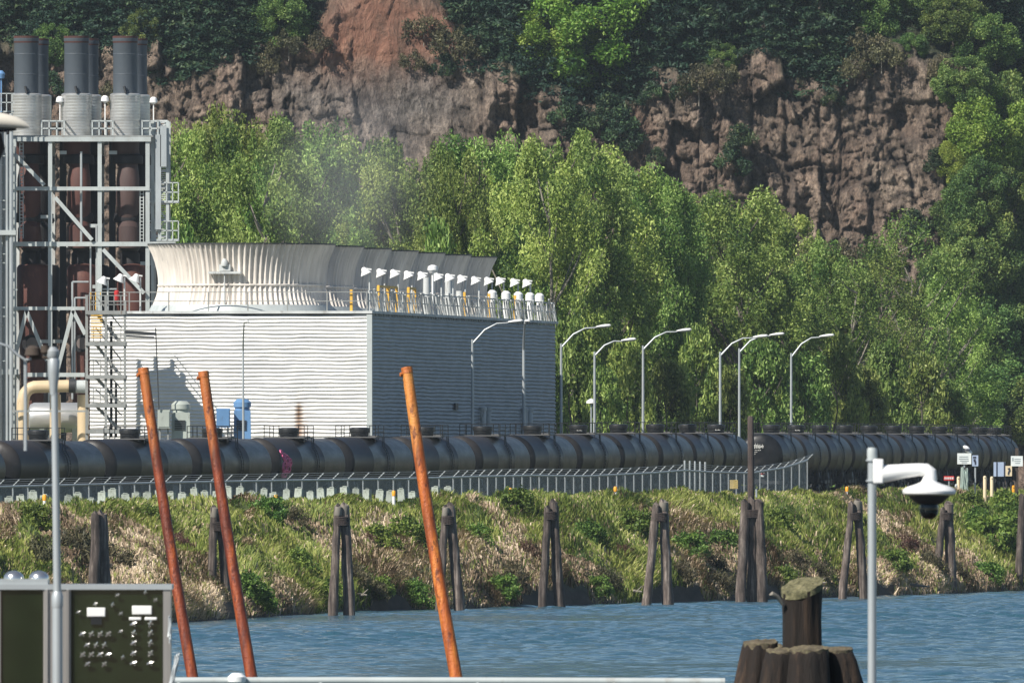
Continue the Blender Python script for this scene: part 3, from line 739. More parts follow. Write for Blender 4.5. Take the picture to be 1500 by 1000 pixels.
# pump motors at the foot of the front wall
def motor(name, label, px0, px1, top, m, Y=1246):
    t_ = thing(name, label, 'pump motor', P((px0+px1)/2, 655, Y)); s_ = S(Y); cx = P((px0+px1)/2,HY,Y).x; wd = (px1-px0)/s_
    z = lambda q: HC-(q-HY)/s_
    b = MB(); b.box((cx,Y,(z(660)+z(top+17))/2),(wd,wd,z(top+17)-z(660)),taper=.93); b.build('housing', m, t_)
    b = MB(); b.lathe([(wd*.42,z(top+18)),(wd*.42,z(top+13)),(wd*.5,z(top+12)),(wd*.5,z(top+5)),(wd*.42,z(top+3)),(wd*.3,z(top))], 26, (cx,Y,0)); b.build('motor_cap', m, t_)
    b = MB()
    for k in range(6): b.box((cx-.05,Y-wd/2-.02,z(616+k*2.6)),(wd*.55,.05,.06))
    b.build('grille', M['dark_steel'], t_); return t_
motor('pump_motor','grey green vertical pump motor standing before the white wall',251,279,587,M['greygreen'])
motor('pump_motor','blue vertical pump motor standing before the white wall',342,368,584,M['blue'])
def cabinet(label, px0, px1, q0, q1, m, Y=1245):
    t_ = thing('switch_cabinet', label, 'cabinet', P((px0+px1)/2, 655, Y)); s_ = S(Y)
    b = MB(); c = (P(px0,q0,Y)+P(px1,q1,Y))/2; b.box(c,((px1-px0)/s_,.7,(q1-q0)/s_)); b.build('box', m, t_)
    b = MB(); b.box(c+Vector((0,-.37,0)),((px1-px0)/s_*.86,.04,(q1-q0)/s_*.86)); b.build('door', m, t_)
    b = MB(); g = P(px0+3,660,Y); h_ = P(px1-3,660,Y)
    b.bar(g, P(px0+3,q1,Y), .1); b.bar(h_, P(px1-3,q1,Y), .1); b.build('stand', M['grey_steel'], t_)
cabinet('pale grey green cabinet left of the grey green motor',231,249,600,627,M['greygreen'])
cabinet('blue cabinet left of the blue pump motor',317,337,598,626,M['blue'])
# ---------------------------------------------------------------- street lamps
def street_lamp(bx, by, ax, ay, hx, hy, Y, label):
    """pole px bx up to by, arm curving from (bx,by) to the head at (hx,hy)"""
    g = float(zg(Y)); q = P(bx,HY,Y)
    t_ = thing('street_lamp', label, 'street lamp', (q.x,Y,g), 'street lamps behind the train')
    b = MB(); tp = P(bx,by,Y); b.tube([(q.x,Y,g),(q.x,Y,g+.4),tp], [.14,.11,.075], 10); b.build('pole', M['galv'], t_)
    b = MB(); p0 = P(bx,by+6,Y); e = P(hx-6,hy+1.5,Y); mid = P(bx+(hx-bx)*.28, by-(by-hy)*.52, Y); m2 = P(bx+(hx-bx)*.55, by-(by-hy)*.86, Y)
    b.tube([p0, mid, m2, P(bx+(hx-bx)*.75, hy+3, Y), e], [.065,.06,.05,.045,.04], 8); b.build('arm', M['galv'], t_)
    b = MB(); h0 = P(hx-13,hy+1.5,Y); h1 = P(hx+9,hy-.5,Y); d = (h1-h0)
    b.tube([h0, h0+d*.25, h0+d*.6, h0+d*.9, h1], [.06,.13,.19,.16,.05], 12, sq=.62); b.build('lamp_head', M['clean_white'], t_)
LMP = [(692,497,757,470,1278,'street lamp with curved arm crossing the shaded cooling tower wall'),
 (822,503,886,477,1312,'street lamp standing just right of the cooling tower corner'),
 (871,515,923,497,1345,'lowest street lamp, short armed, between two taller ones right of the tower'),
 (942,506,1004,483,1336,'tall street lamp alone in the middle of the cottonwood trees'),
 (1055,515,1116,492,1380,'left lamp of the two street lamps whose arms overlap'),
 (1083,510,1140,489,1440,'right lamp of the two street lamps whose arms overlap'),
 (1159,517,1213,491,1470,'street lamp farthest to the right in the row behind the train')]
for (bx,by,hx,hy,Y,lb) in LMP: street_lamp(bx,by,None,None,hx,hy,Y,lb)
for (bx,q0,Y,lb,w_) in ((768,470,1294,'street lamp seen end on against the shaded cooling tower wall',.09),(357,471,1240,'thin lamp pole before the sunlit corrugated wall',.06)):
    g = float(zg(Y)); q = P(bx,HY,Y); t_ = thing('street_lamp', lb, 'street lamp', (q.x,Y,g), 'street lamps behind the train')
    b = MB(); b.tube([(q.x,Y,g),P(bx-1,q0+40,Y)], [w_*1.4,w_], 10); b.build('pole', M['galv'], t_)
    b = MB(); b.tube([P(bx-1,q0+42,Y),P(bx-.5,q0+24,Y)+Vector((0,-.5,0)),P(bx+1,q0+3,Y)+Vector((0,-1.6,0))], [w_,w_*.8,w_*.7], 8); b.build('arm', M['galv'], t_)
    b = MB(); e = P(bx+1.5,q0+1,Y)+Vector((.02,-1.5,0)); b.tube([e, e+Vector((.1,-.5,.02)), e+Vector((.2,-1.0,.02))], [.1,.2,.06], 10, sq=.6); b.build('lamp_head', M['clean_white'], t_)
q = P(866,588,1350); t_ = thing('wall_light', 'small white lamp on a short post low in front of the trees', 'lamp', (q.x,1350,5.1))
b = MB(); b.tube([(q.x,1350,5.1),(q.x,1350,q.z)], .05, 6); b.build('post', M['galv'], t_)
b = MB(); b.lathe([(.05,.2),(.3,.05),(.34,-.1),(.1,-.16)], 12, q); b.build('shade', M['clean_white'], t_)
# small overlook with a balustrade far right
t_ = thing('concrete_overlook', 'small pale concrete bridge edge with railing among the far right trees', 'bridge', P(1395,640,1740))
b = MB(); c = P(1396,586,1740); b.box(c, (3.4,2.2,.5)); b.build('deck', M['concrete'], t_)
b = MB()
for k in range(7): b.box(c+Vector((-1.5+.5*k,-.9,.65)), (.18,.18,.9))
b.box(c+Vector((0,-.9,1.15)), (3.4,.24,.16)); b.build('balustrade', M['concrete'], t_)
b = MB()
for k in (-1.2,1.2): b.box((c.x+k,c.y,(c.z-.3+2)/2), (.5,1.5,c.z-2.2))
b.build('pier', M['concrete'], t_)
# ================================================================ train
HPX1 = [-95,56,190,311,423,527,622,707,780,847,906,960,1007,1049]
HPX2 = [1130,1166,1201,1237,1273,1309,1343,1376,1407,1435,1456]
def ztop(px): return np.interp(px, [-100,0,250,560,760,900,1000,1130,1300,1480],[648,646,642.5,640.5,637.5,635,634.5,635,635.5,638])
def march(hpx, Y0, L):
    out = [(hpx[0], Y0)]
    for q in hpx[1:]:
        p, Y = out[-1]; Yn = Y+L
        for _ in range(8):
            dX = (q-CX)/F*Yn - (p-CX)/F*Y; Yn = Y + math.sqrt(L*L-dX*dX)
        out.append((q, Yn))
    return out
tr1 = march(HPX1, 1142, 16.9); tr2 = march(HPX2, tr1[-1][1]+21, 16.9)
def tank_mat():
    t = NT('black_tank_paint'); v = t.coords((.35,1,1)); n = t.noise(v, 1.3, 7, .7)
    c = t.ramp(n, [(.3,(.006,.007,.008)),(.55,(.013,.014,.016)),(.75,(.036,.034,.031))])
    r = t.objrand(); dust = t.math('MULTIPLY', r, .4)
    sx = t.noise(t.coords((1.6,.25,.25)), 1.5, 5, .7)
    g = t.node('ShaderNodeNewGeometry'); se = t.node('ShaderNodeSeparateXYZ'); tc = t.node('ShaderNodeTexCoord'); t.link(tc.outputs['Object'], se.inputs[0])
    topd = t.math('MULTIPLY', t.math('MULTIPLY_ADD', se.outputs['Z'], .7, -1.9, clamp=True), dust)
    c = t.mix(topd, c, (.080,.068,.060))
    c = t.mix(t.ramp(sx, [(.58,(0,0,0)),(.72,(.7,.7,.7))]), c, (.016,.013,.012))
    low = t.math('MULTIPLY', t.math('MULTIPLY_ADD', se.outputs['Z'], -.9, 2.0, clamp=True), t.ramp(t.noise(t.coords((1,1,.5)), 2.1, 5), [(.45,(0,0,0)),(.65,(.7,.7,.7))]))
    c = t.mix(low, c, (.022,.017,.011))
    t.link(c, t.b.inputs['Base Color']); t.link(t.ramp(n, [(.3,(.30,.30,.30)),(.7,(.48,.48,.48))]), t.b.inputs['Roughness'])
    t.b.inputs['Specular IOR Level'].default_value = .28
    t.bump(t.noise(t.coords((.5,1,1)), 1.1, 3), .25, .05); return t.m
TANK = tank_mat()
TR, TZ, HL, HB = 1.53, 2.72, 7.3, .42      # radius, centre height above the rail, half length of the barrel, head bulge
RY = Matrix.Rotation(math.radians(90), 3, 'Y')
def make_car():
    t = thing('tank_car', 'black tank car', 'tank car', (0,0,0), 'black tank cars of the train')
    b = MB(); pr = []
    for k in range(9): a = k/8*math.pi/2; pr.append((max(.02,TR*math.sin(a)**.75), -HL-HB*math.cos(a)))
    for x in (-2.6,2.6): pr += [(TR,x-.06),(TR+.005,x-.05),(TR+.005,x+.05),(TR,x+.06)]
    for k in range(9): a = (8-k)/8*math.pi/2; pr.append((max(.02,TR*math.sin(a)**.75), HL+HB*math.cos(a)))
    b.lathe(pr, 72, (0,0,TZ), RY); b.build('tank', TANK, t)
    zt = TZ+TR
    b = MB(); b.lathe([(.50,-.12),(.52,.0),(.56,.30),(.60,.33),(.62,.50),(.60,.58),(.40,.62)], 30, (0,0,zt)); hh = b.build('hatch_housing', M['black'], t)
    b = MB(); b.box((0,0,zt+.02),(2.2,2.5,.06)); b.box((1.5,-.35,zt+.05),(.8,.9,.16)); b.build('platform', plain('grating', (.10,.10,.10), .6) if 'grating' not in bpy.data.materials else bpy.data.materials['grating'], t)
    b = MB()
    for y in (-1.22,1.22):
        for x in (-1.05,1.05):
            b.tube([(x,y,zt-.25),(x,y,zt+.72)], .026, 6)
            b.tube([(x,y*.72,zt-.1),(x,y*.72,zt+.72)], .026, 6)
        for h in (.36,.72): b.tube([(-1.05,y,zt+h),(1.05,y,zt+h)], .022, 6)
    for x in (-1.05,1.05): b.tube([(x,-1.22,zt+.72),(x,1.22,zt+.72)], .022, 6)
    b.build('platform_railing', M['black'], t)
    for y in (-1,1):
        b = MB(); a0 = math.asin(1.2/TR)
        for x in (.55,.98):
            pt = [(x, y*(TR+.09)*math.sin(a0+(math.pi*.62-a0)*k/8), TZ+(TR+.09)*math.cos(a0+(math.pi*.62-a0)*k/8)) for k in range(9)]
            b.tube([(x,y*1.24,zt+.05)]+pt+[(x,y*1.42,1.0)], .028, 5)
        for k in range(10):
            a = a0+(math.pi*.62-a0)*k/9; q = (y*(TR+.09)*math.sin(a), TZ+(TR+.09)*math.cos(a)); b.tube([(.55,q[0],q[1]),(.98,q[0],q[1])], .02, 5)
        b.build('ladder', M['black'], t)
    b = MB(); b.box((-7.35,0,.98),(1.5,2.7,.22)); b.box((7.35,0,.98),(1.5,2.7,.22)); b.box((0,0,1.02),(16.0,.65,.38))
    for x in (-5.4,5.4): b.box((x,0,1.4),(1.1,2.5,.95),taper=.8)
    for x in (-6.2,-4,-2,2,4,6.2): b.box((x,-1.32,1.35),(.12,.1,.8))
    b.box((0,-.2,.9),(1.0,1.2,.5)); b.build('underframe', M['dark_steel'], t)
    for x in (-5.4,5.4):
        b = MB()
        for dx in (-.9,.9):
            for y in (-.75,.75): b.tube([(x+dx,y-.07,.46),(x+dx,y+.07,.46)], .46, 22)
            b.tube([(x+dx,-.95,.46),(x+dx,.95,.46)], .09, 8)
        for y in (-1.0,1.0):
            b.tube([(x-1.25,y,.5),(x-.6,y,.72),(x+.6,y,.72),(x+1.25,y,.5)], .14, 6); b.box((x,y,.5),(.6,.16,.5))
        b.build('truck', M['dark_steel'], t)
    b = MB()
    for sx in (-1,1):
        for y in (-1.3,1.3):
            b.tube([(sx*7.9,y,.6),(sx*7.9,y,1.95)], .024, 5)
        b.tube([(sx*7.95,-1.3,1.95),(sx*7.95,1.3,1.95)], .024, 5); b.box((sx*8.3,0,.85),(.9,.28,.26))
    b.build('end_rail', M['black'], t)
    return t
car0 = make_car()
LAB = {-95:'black tank car cut off by the left edge of the photo',56:'black tank car in front of the beige pipe, behind the grey lamp pole',190:'black tank car in front of the stair tower, left of the first rusty pole',
 311:'black tank car in front of the blue pump motor, behind the second rusty pole',423:'black tank car with the pink graffiti on its end',527:'black tank car below the sunlit corner of the cooling tower',
 622:'black tank car directly behind the third, brightest rusty pole',707:'brownish black tank car below the two pale wall ducts and first street lamp'}
cars = []
def path_dir(tr, i):
    def pos(k): return Vector(((tr[k][0]-CX)/F*tr[k][1], tr[k][1], 0))
    a = pos(max(i-1,0)); b_ = pos(min(i+1,len(tr)-1)); d = (b_-a).normalized(); return pos(i), d
n_after = 0
for tr in (tr1, tr2):
    for i in range(len(tr)):
        p, d = path_dir(tr, i); px = tr[i][0]
        o = car0 if not cars else dup(car0)
        s_ = S(tr[i][1]); zt_ = HC-(ztop(px)-HY)/s_
        o.location = (p.x, p.y, zt_-(TZ+TR)); o.rotation_euler.z = math.atan2(d.y, d.x)
        if px in LAB: lb = LAB[px]
        elif tr is tr1: n_after += 1; lb = '%s black tank car right of the cooling tower ducts, left of the tall dark post' % ordw(n_after)
        elif i == 0: lb = 'black tank car with white writing on its round end'
        elif i == 1: lb = 'black tank car right after the one with white writing, by the fence end'
        elif i == len(tr)-1: lb = 'last black tank car at the right end of the train'
        else: lb = '%s black tank car counted from the right end of the train' % ordw(len(tr)-i)
        o['label'] = lb; cars.append(o)
ORG.clear()
# marks on two of the cars
g_car = cars[4]
def on_tank(x, a, lift=.02):
    """point on the barrel at x, at angle a from the top on the river side"""
    return (x, -(TR+lift)*math.sin(a), TZ+(TR+lift)*math.cos(a))
b = MB(); rg = random.Random(11)
def stroke(cx, ca, rx, ra, a0, a1, w_=.05):
    pt = [on_tank(cx+rx*math.cos(a0+(a1-a0)*k/12), ca+ra*math.sin(a0+(a1-a0)*k/12)) for k in range(13)]; b.tube(pt, w_, 5)
for (cx, ca, rx, ra) in ((-6.6,1.30,.5,.14),(-6.1,1.42,.55,.18),(-6.7,1.68,.45,.2),(-5.8,1.72,.5,.2),(-6.3,1.95,.6,.15),(-5.5,1.5,.35,.14),(-6.9,1.12,.22,.09)):
    stroke(cx, ca, rx, ra, rg.random(), rg.random()+5.4, .06); stroke(cx+.1, ca+.03, rx*.55, ra*.55, 1, 6.5, .055)
b.build('graffiti', M['pink'], g_car, local=True)
w_car = cars[14]; b = MB(); rg = random.Random(4)
def on_head(y, z):
    r2 = min(.98, (y*y+(z-TZ)**2)/TR**2); return (-HL-HB*math.sqrt(1-r2**1.33)-.02, y, z)
def wr(pts, w_): b.tube([on_head(*p) for p in pts], w_, 5)
x = .95
while x > -.25:                                             # a bold scrawled line over smaller scribbles, illegible as on the car
    h = .09+.12*rg.random(); wr([(x,3.22+.1*rg.random()),(x-.05,3.42+h),(x-.10,3.25),(x-.13,3.36+h*.7)], .030); x -= .15
for r_ in range(3):
    x = .9-.1*r_
    while x > -.0+.18*r_:
        wr([(x,3.10-.12*r_),(x-.07,3.13-.12*r_+.03*rg.random())], .018); x -= .11
b.build('white_writing', M['writing'], w_car, local=True)
zt_l = TZ+TR
for i in (9, 13, 15):
    b = MB()
    for k in range(4): b.box((-.50,-.30+.09*k,zt_l+.22+.02*(k%2)),(.16,.06,.05))
    b.build('hatch_tag', M['writing'], cars[i], local=True)
# track
def track(tr):
    P_ = [path_dir(tr, i) for i in range(len(tr))]; zs = [HC-(ztop(t[0])-HY)/S(t[1])-(TZ+TR) for t in tr]
    ctr = [p+Vector((0,0,z)) for (p,d),z in zip(P_,zs)]; ds = [d for p,d in P_]
    ctr = [ctr[0]-ds[0]*18]+ctr+[ctr[-1]+ds[-1]*18]; ds = [ds[0]]+ds+[ds[-1]]
    return ctr, ds
bal = MB(); rails = MB(); ties = MB()
for tr in (tr1, tr2):
    ctr, ds = track(tr); vs_ = []; fs_ = []
    for c, d in zip(ctr, ds):
        nrm = Vector((-d.y, d.x, 0)); g = float(zg(c.y))-.4
        for y, z in ((-3.4,g),(-1.7,c.z-.3),(1.7,c.z-.3),(3.4,g)): vs_.append((c.x+nrm.x*y, c.y+nrm.y*y, z))
    for i in range(len(ctr)-1):
        for j in range(3): a = i*4+j; fs_.append((a,a+4,a+5,a+1))
    bal.add(vs_, fs_)
    for y in (-.75,.75): rails.tube([c+Vector((-d.y*y, d.x*y, -.07)) for c, d in zip(ctr, ds)], .07, 4, ph=math.pi/4)
struct(bal.build('railway_ballast', plain('dark_ballast', (.06,.058,.055), .95, var=.4, scale=6, stretch=(1,1,1), bump=.05), smooth=False))
struct(rails.build('rails', M['dark_steel']))

# ================================================================ chain link fence
FPX = [(-60,1080,714),(0,1090,712),(240,1110,706),(400,1125,703),(600,1150,700),(700,1168,697),(780,1185,695.5),(860,1206,696.5),(960,1232,691.5),(1003,1244,688),(1040,1256,690.5),(1100,1275,692),(1150,1290,684),(1183,1300,673)]
fx = [a for a,_,_ in FPX]
def fY(px): return float(np.interp(px, fx, [c for _,c,_ in FPX]))
def fQ(px): return float(np.interp(px, fx, [c for _,_,c in FPX]))
px_l = list(np.arange(-48,650,22.3))+list(np.arange(664,997,12.6))+list(np.arange(1003,1034,7.5))+list(np.arange(1044,1184,11.55))
fence = thing('chain_link_fence', 'grey chain link fence with outward barbed wire arms along the bank top', 'fence', P(600,730,1150))
tops = []
for px in px_l:
    Y = fY(px); tp = P(px, fQ(px), Y); gate = 1000 < px < 1036
    b = MB(); hi = .55 if gate else 0
    b.tube([tp-Vector((0,0,2.75)), tp+Vector((0,0,.03+hi))], .062 if gate else .045, 8)
    if not gate: b.tube([tp, tp+Vector((.36,-.07,.36))], .032, 6)
    b.build('gate_post' if gate else 'fence_post', M['galv'], fence); tops.append(tp)
b = MB(); b.tube([t-Vector((0,.05,.02)) for t in tops], .062, 7); b.build('top_rail', M['galv'], fence)
b = MB()
for k in (.35,.68,1.0): b.tube([t+Vector((.36,-.07,.36))*k for t in tops], .012, 4)
b.build('barbed_wire', M['galv'], fence)
def link_mat():
    t = NT('chain_link_mesh'); a = t.attr('mu'); c = t.attr('mv')
    d1 = t.math('FRACT', t.math('MULTIPLY', t.math('ADD', a, c), 9.0)); d2 = t.math('FRACT', t.math('MULTIPLY', t.math('SUBTRACT', a, c), 9.0))
    w1 = t.math('LESS_THAN', d1, .22); w2 = t.math('LESS_THAN', d2, .22); f = t.math('MAXIMUM', w1, w2)
    t.setv(Base_Color=(.36,.40,.42,1), Roughness=.6, Metallic=.2)
    tr = t.node('ShaderNodeBsdfTransparent'); mx = t.node('ShaderNodeMixShader'); t.link(f, mx.inputs[0]); t.link(tr.outputs[0], mx.inputs[1]); t.link(t.b.outputs[0], mx.inputs[2])
    t.link(mx.outputs[0], t.out.inputs['Surface']); return t.m
V = []; mu = []; mv = []; L = 0.0
for i, t_ in enumerate(tops):
    if i: L += (t_-tops[i-1]).length
    for h in (-2.5,-.04): V.append((t_.x, t_.y-.06, t_.z+h)); mu.append(L); mv.append(h)
mesh_np('wire_mesh', np.array(V)-np.array(fence.location), [(2*i,2*i+2,2*i+3,2*i+1) for i in range(len(tops)-1)], link_mat(), fence, {'mu':('POINT',mu),'mv':('POINT',mv)})
# yellow notice and small red sign on the fence
def small_sign(name, label, px, py, w_, h_, Y, m, cat='sign'):
    c = P(px,py,Y); b = MB(); s_ = S(Y); b.box(c, (w_/s_, .03, h_/s_)); t_ = thing(name, label, cat, c); b.build('plate', m, t_); return t_, c, s_
t_, c, s_ = small_sign('warning_sign', 'faded yellow notice hung on the fence mesh', 1075,709,12,13,fY(1075)-.2, plain('faded_yellow', (.55,.42,.16), .6, var=.25, scale=5))
t_, c, s_ = small_sign('warning_sign', 'tiny red and white notice hung near the fence end', 1116,695,7,6,fY(1116)-.2, M['sign_white'])
b = MB(); b.box(c+Vector((0,-.025,.06)), (.3,.02,.07)); b.build('red_band', M['red'], t_)
# concrete blocks along the bank top
def crest_pt(px, v=8.9):
    """point on the bank at inland distance v seen in photo column px"""
    u = np.linspace(U0-150, U1+50, 2400); X_, Y_, Z_ = bank_z(u, np.full_like(u, v)); q = CX+X_/Y_*F
    i = int(np.argmin(np.abs(q-px))); return Vector((X_[i],Y_[i],Z_[i]))
bx_ = [-4,14]+[31+16.9*k for k in range(38)]; bl0 = None
for i, px in enumerate(bx_):
    p = crest_pt(px+rnd.uniform(-1.2,1.2), 9.3)
    if bl0 is None:
        b = MB(); b.box((0,0,-.1), (.43,.42,1.0), taper=.86); b.tube([(-.1,0,.39),(-.1,0,.45),(.1,0,.45),(.1,0,.39)], .02, 5)
        o = b.build('concrete_block', M['concrete']); bl0 = o
    else: o = bl0.copy(); COL.objects.link(o)
    o.location = p+Vector((0,0,.26+rnd.uniform(-.08,.05))); o.rotation_euler = (rnd.uniform(-.03,.03), rnd.uniform(-.09,.09), -.17+rnd.uniform(-.25,.25)); o.scale = (1+rnd.uniform(-.1,.1),1,1)
    tag(o, 'pale concrete block before the fence, %s from the left edge of the photo' % ordw(i+1), 'concrete block', 'concrete blocks along the fence foot')
# marker posts
MK = [(65,734,'leftmost white marker with orange cap, beside the grey pole'),(235,734,'white marker with orange cap beside the first rusty pole'),(404.5,734,'white marker with orange cap below the pink graffiti'),(576,728,'white marker with orange cap left of the third rusty pole'),
      (747.5,724,'orange capped marker below the first street lamp'),(901,722,'pale orange marker below the tall lone street lamp'),(1241,722,'small yellow marker left of the white security camera')]
for px, q, lb in MK:
    p = crest_pt(px, 8.2); s_ = S(p.y); zt_ = HC-(q-8-HY)/s_
    t_ = thing('marker_post', lb, 'marker post', p, 'marker posts along the bank top')
    b = MB(); b.tube([(p.x,p.y,p.z-.3),(p.x,p.y,zt_-.2)], .085, 10); b.build('post', M['clean_white'], t_)
    b = MB(); b.lathe([(.10,-.22),(.11,0),(.07,.07)], 12, (p.x,p.y,zt_)); b.build('cap', M['orange'], t_)
# signs and boxes right of the train
Yr = 1285.0
def rp(px, py, dy=0): v = P(px,py,Yr); return Vector((v.x,Yr+dy,v.z))
sr = S(Yr)
def board(name, label, px, py, w_, h_, m, post_m, post_px=None, cat='sign', pw=.05, top=None, lines=()):
    t_ = thing(name, label, cat, rp(px,735)); ppx = px if post_px is None else post_px
    b = MB(); b.bar(rp(ppx,740,.06+pw), rp(ppx,(py if top is None else top),.06+pw), pw*2); b.build('post', post_m, t_)
    b = MB(); b.box(rp(px,py), (w_/sr,.04,h_/sr)); pl = b.build('plate', m, t_)
    if lines:
        b = MB()
        for (lx,ly,lw,lh) in lines: b.box(rp(px+lx,py+ly,-.03), (lw/sr,.02,lh/sr))
        b.build('lettering', M['grey_ink'] if w_ > 12 else M['ink'], pl)
    return t_
t1 = board('notice_board','white notice board with faint lines under two white lamps',1412.5,671.5,20.5,16,M['sign_white'],M['galv'],lines=((-1,-3,13,.8),(-1,0,14,.8),(0,3,13,.8),(0,5.5,8,.7)))
l1 = thing('signal_lamps','pair of round white lamps above the white notice board','lamp',rp(1417,664,.2))
b = MB()
for px, q in ((1416,656),(1419,661)): b.lathe([(.05,.14),(.2,.09),(.26,0),(.2,-.09),(.05,-.14)], 16, rp(px,q,.25), Matrix.Rotation(.5,3,'Y'))
b.build('lamp_body', M['clean_white'], l1)
b = MB(); b.box(rp(1417.5,658.3,.0),(.42,.2,.06)); b.build('dark_gap', M['ink'], l1)
board('symbol_sign','narrow pale blue sign with dark symbols on a thin post',1428.5,674.5,9,16,M['sign_blue'],M['galv'],lines=((-1,-5,4.5,2.4),(-1,-1.5,3,2.4),(.2,3,2.2,5.5),(-1.5,.5,1.6,2)))
for px, q, w_, h_, lb, m in ((1464,687,17,21,'blue grey metal box with dark side straps','strapped'),(1477.5,689.5,9.5,15,'cream box with a dark looped mark on its door','marked')):
    t_ = thing('equipment_box', lb, 'cabinet', rp(px,735))
    b = MB(); b.box(rp(px,q), (w_/sr,.45,h_/sr)); b.build('box', M['sign_blue'] if m == 'strapped' else M['cream'], t_)
    b = MB(); b.bar(rp(px-w_*.35,740,.1), rp(px-w_*.35,q+h_/2,.1), .1); b.bar(rp(px+w_*.35,740,.1), rp(px+w_*.35,q+h_/2,.1), .1); b.build('stand', M['dark_steel'], t_)
    b = MB()
    if m == 'strapped':
        for k in (-4,7): b.box(rp(px+k,q,-.24), (.07,.03,h_/sr))
    else: b.tube([rp(px-1.5,q-3,-.24),rp(px+1,q-4,-.24),rp(px+1.6,q-1,-.24),rp(px,q+1,-.24),rp(px-.8,q+5,-.24)], .045, 6)
    b.build('strap' if m == 'strapped' else 'mark', M['ink'], t_)
board('notice_board','white notice board on a thick brown post at the right edge',1489.5,675,17.5,15,M['sign_white'],M['brown_post'],cat='sign',pw=.1,top=656,lines=((-6,-2.5,1.4,5),(1,-3,9,.7),(1,0,9,.7),(1,3,7,.7)))
t_, c, s_ = small_sign('red_sign','small red sign low in front of the train',1390,700,15,6.5,Yr,M['red'])
b = MB()
for k in range(5): b.box(c+Vector((-.24+.12*k,-.03,.0)), (.07,.02,.13))
b.build('lettering', M['sign_white'], t_); b = MB(); b.bar(rp(1390,740,.06), rp(1390,702,.06), .06); b.build('post', M['galv'], t_)
for px, q, lb, m in ((1442.5,697,'tall cream bollard in front of the train','cream'),(1452.8,698,'shorter cream bollard beside the strapped box','cream'),(1404,698,'cream bollard beside the net wrapped post','cream'),(1484.5,711,'yellow stub post at the foot of the brown sign post','orange'),(1409,713,'yellow float at the foot of the net wrapped post','orange'),(1401,709,'pale grey bollard just right of the security camera','white')):
    t_ = thing('bollard', lb, 'bollard', rp(px,735,-.3)); b = MB(); h_ = .10 if m == 'orange' else .11
    b.lathe([(h_,HC-(745-HY)/sr),(h_,HC-(q+2-HY)/sr),(h_*.8,HC-(q-HY)/sr),(h_*.3,HC-(q-.6-HY)/sr)], 14, (rp(px,q,-.3).x,Yr-.3,0)); b.build('body', M[m], t_)
    b = MB(); b.tube([rp(px,q+3,-.42),rp(px,q+3,-.28)], .03, 8); b.build('bolt', M['dark_steel'], t_)
t_ = thing('net_wrapped_post','thick post wrapped in tangled pale green netting under the notice board','post',rp(1412,735,-.5))
b = MB(); b.tube([rp(1412,745,-.4),rp(1412,684,-.4)], .17, 10); b.build('post', M['brown_post'], t_)
b = MB(); r3 = random.Random(8)
for k in range(34):
    x0 = 1407+10*r3.random(); y0 = 683+10*r3.random(); p0 = rp(x0,y0,-.65-.1*r3.random())
    b.tube([p0, p0+Vector((.06*r3.uniform(-1,1),-.05,-.5)), p0+Vector((.12*r3.uniform(-1,1),0,-1.1-.5*r3.random()))], .03, 4)
b.build('netting', M['net'], t_)

# ================================================================ timber dolphins in front of the bank
def cluster(label, piles, band_py, Yw, extra=None):
    cx = sum(p[0] for p in piles)/len(piles)
    t_ = thing('mooring_dolphin' if len(piles) > 1 else 'mooring_pile', label, 'pilings', P(cx, HY, Yw).xy.to_3d(), 'timber pilings along the river bank')
    tp = []
    for i, (tx, ty, bx, by, w_) in enumerate(piles):
        dy = .25*(i % 2)-.1; r_ = w_*1.12/2/S(Yw); top = P(tx,ty,Yw)+Vector((0,dy,0)); bot = P(bx,by,Yw)+Vector((0,dy*3,0)); d = (bot-top); bot = bot + d*.12
        b = MB(); n = 14; k_ = 16; pts_ = [top.lerp(bot, j/k_) for j in range(k_+1)]
        wob = [Vector((.012*math.sin(j*1.1+i+tx),.012*math.cos(j*.9+tx),0)) for j in range(k_+1)]
        rr = [r_*(.80+.28*j/k_)*(1+.035*math.sin(j*2.3+tx*3+i)*(1 if j else 0)) for j in range(k_+1)]
        cap = top+Vector((.03,-.02,r_*.10)); b.tube([cap]+[p+w for p,w in zip(pts_,wob)], [r_*.72]+rr, n)
        b.v = [(x+.18*r_*(vn(np.array([x*9.]),np.array([z*1.2]),y*9,3)[0]-.5)*2, y, z+.0) for x,y,z in b.v]
        po = b.build('pile', M['pile'], t_, ang=60); tp.append(top)
        if (i == 0 and tx in (314,495.5,653)) or tx in (972,504.5,1256.5):
            b = MB(); b.tube([top+Vector((.03,-.02,r_*.13)), top+Vector((.01,0,0)), top.lerp(bot,.07), top.lerp(bot,.075)], [r_*.7,r_*.84,r_*.87,r_*.8], 14); b.build('bleached_top', M['palebark'], t_, ang=60)
    if band_py and len(piles) > 1:
        b = MB(); c = P(cx, band_py, Yw); hw = (max(p[0] for p in piles)-min(p[0] for p in piles))/2/S(Yw)+.2
        for k in range(6): b.tube([c+Vector((hw*math.cos(a),.36*math.sin(a),.075*k-.2+.02*math.sin(a*3+k))) for a in [2*math.pi*j/16 for j in range(17)]], .042, 6)
        b.build('wire_rope_band', M['darkpile'], t_)
    return t_
Yw_ = lambda q: F*HC/(q-HY)
cluster('single thick dark pile above the control panel', [(141.5,753,136,915,16),(148.5,752,154,915,18)], None, Yw_(919))
cluster('pair of pilings partly behind the second rusty pole, one with a whitened top', [(314,744,308,907,12),(322.5,752,333,907,13)], 771, Yw_(905))
cluster('pair of pilings standing between the second and third rusty poles', [(495.5,742,487,899,12.5),(504.5,740,512,902,14.5)], 763, Yw_(901))
cluster('pair of pilings partly behind the third rusty pole', [(653,743,643,895,11),(659,740,673,893,14)], 762, Yw_(894))
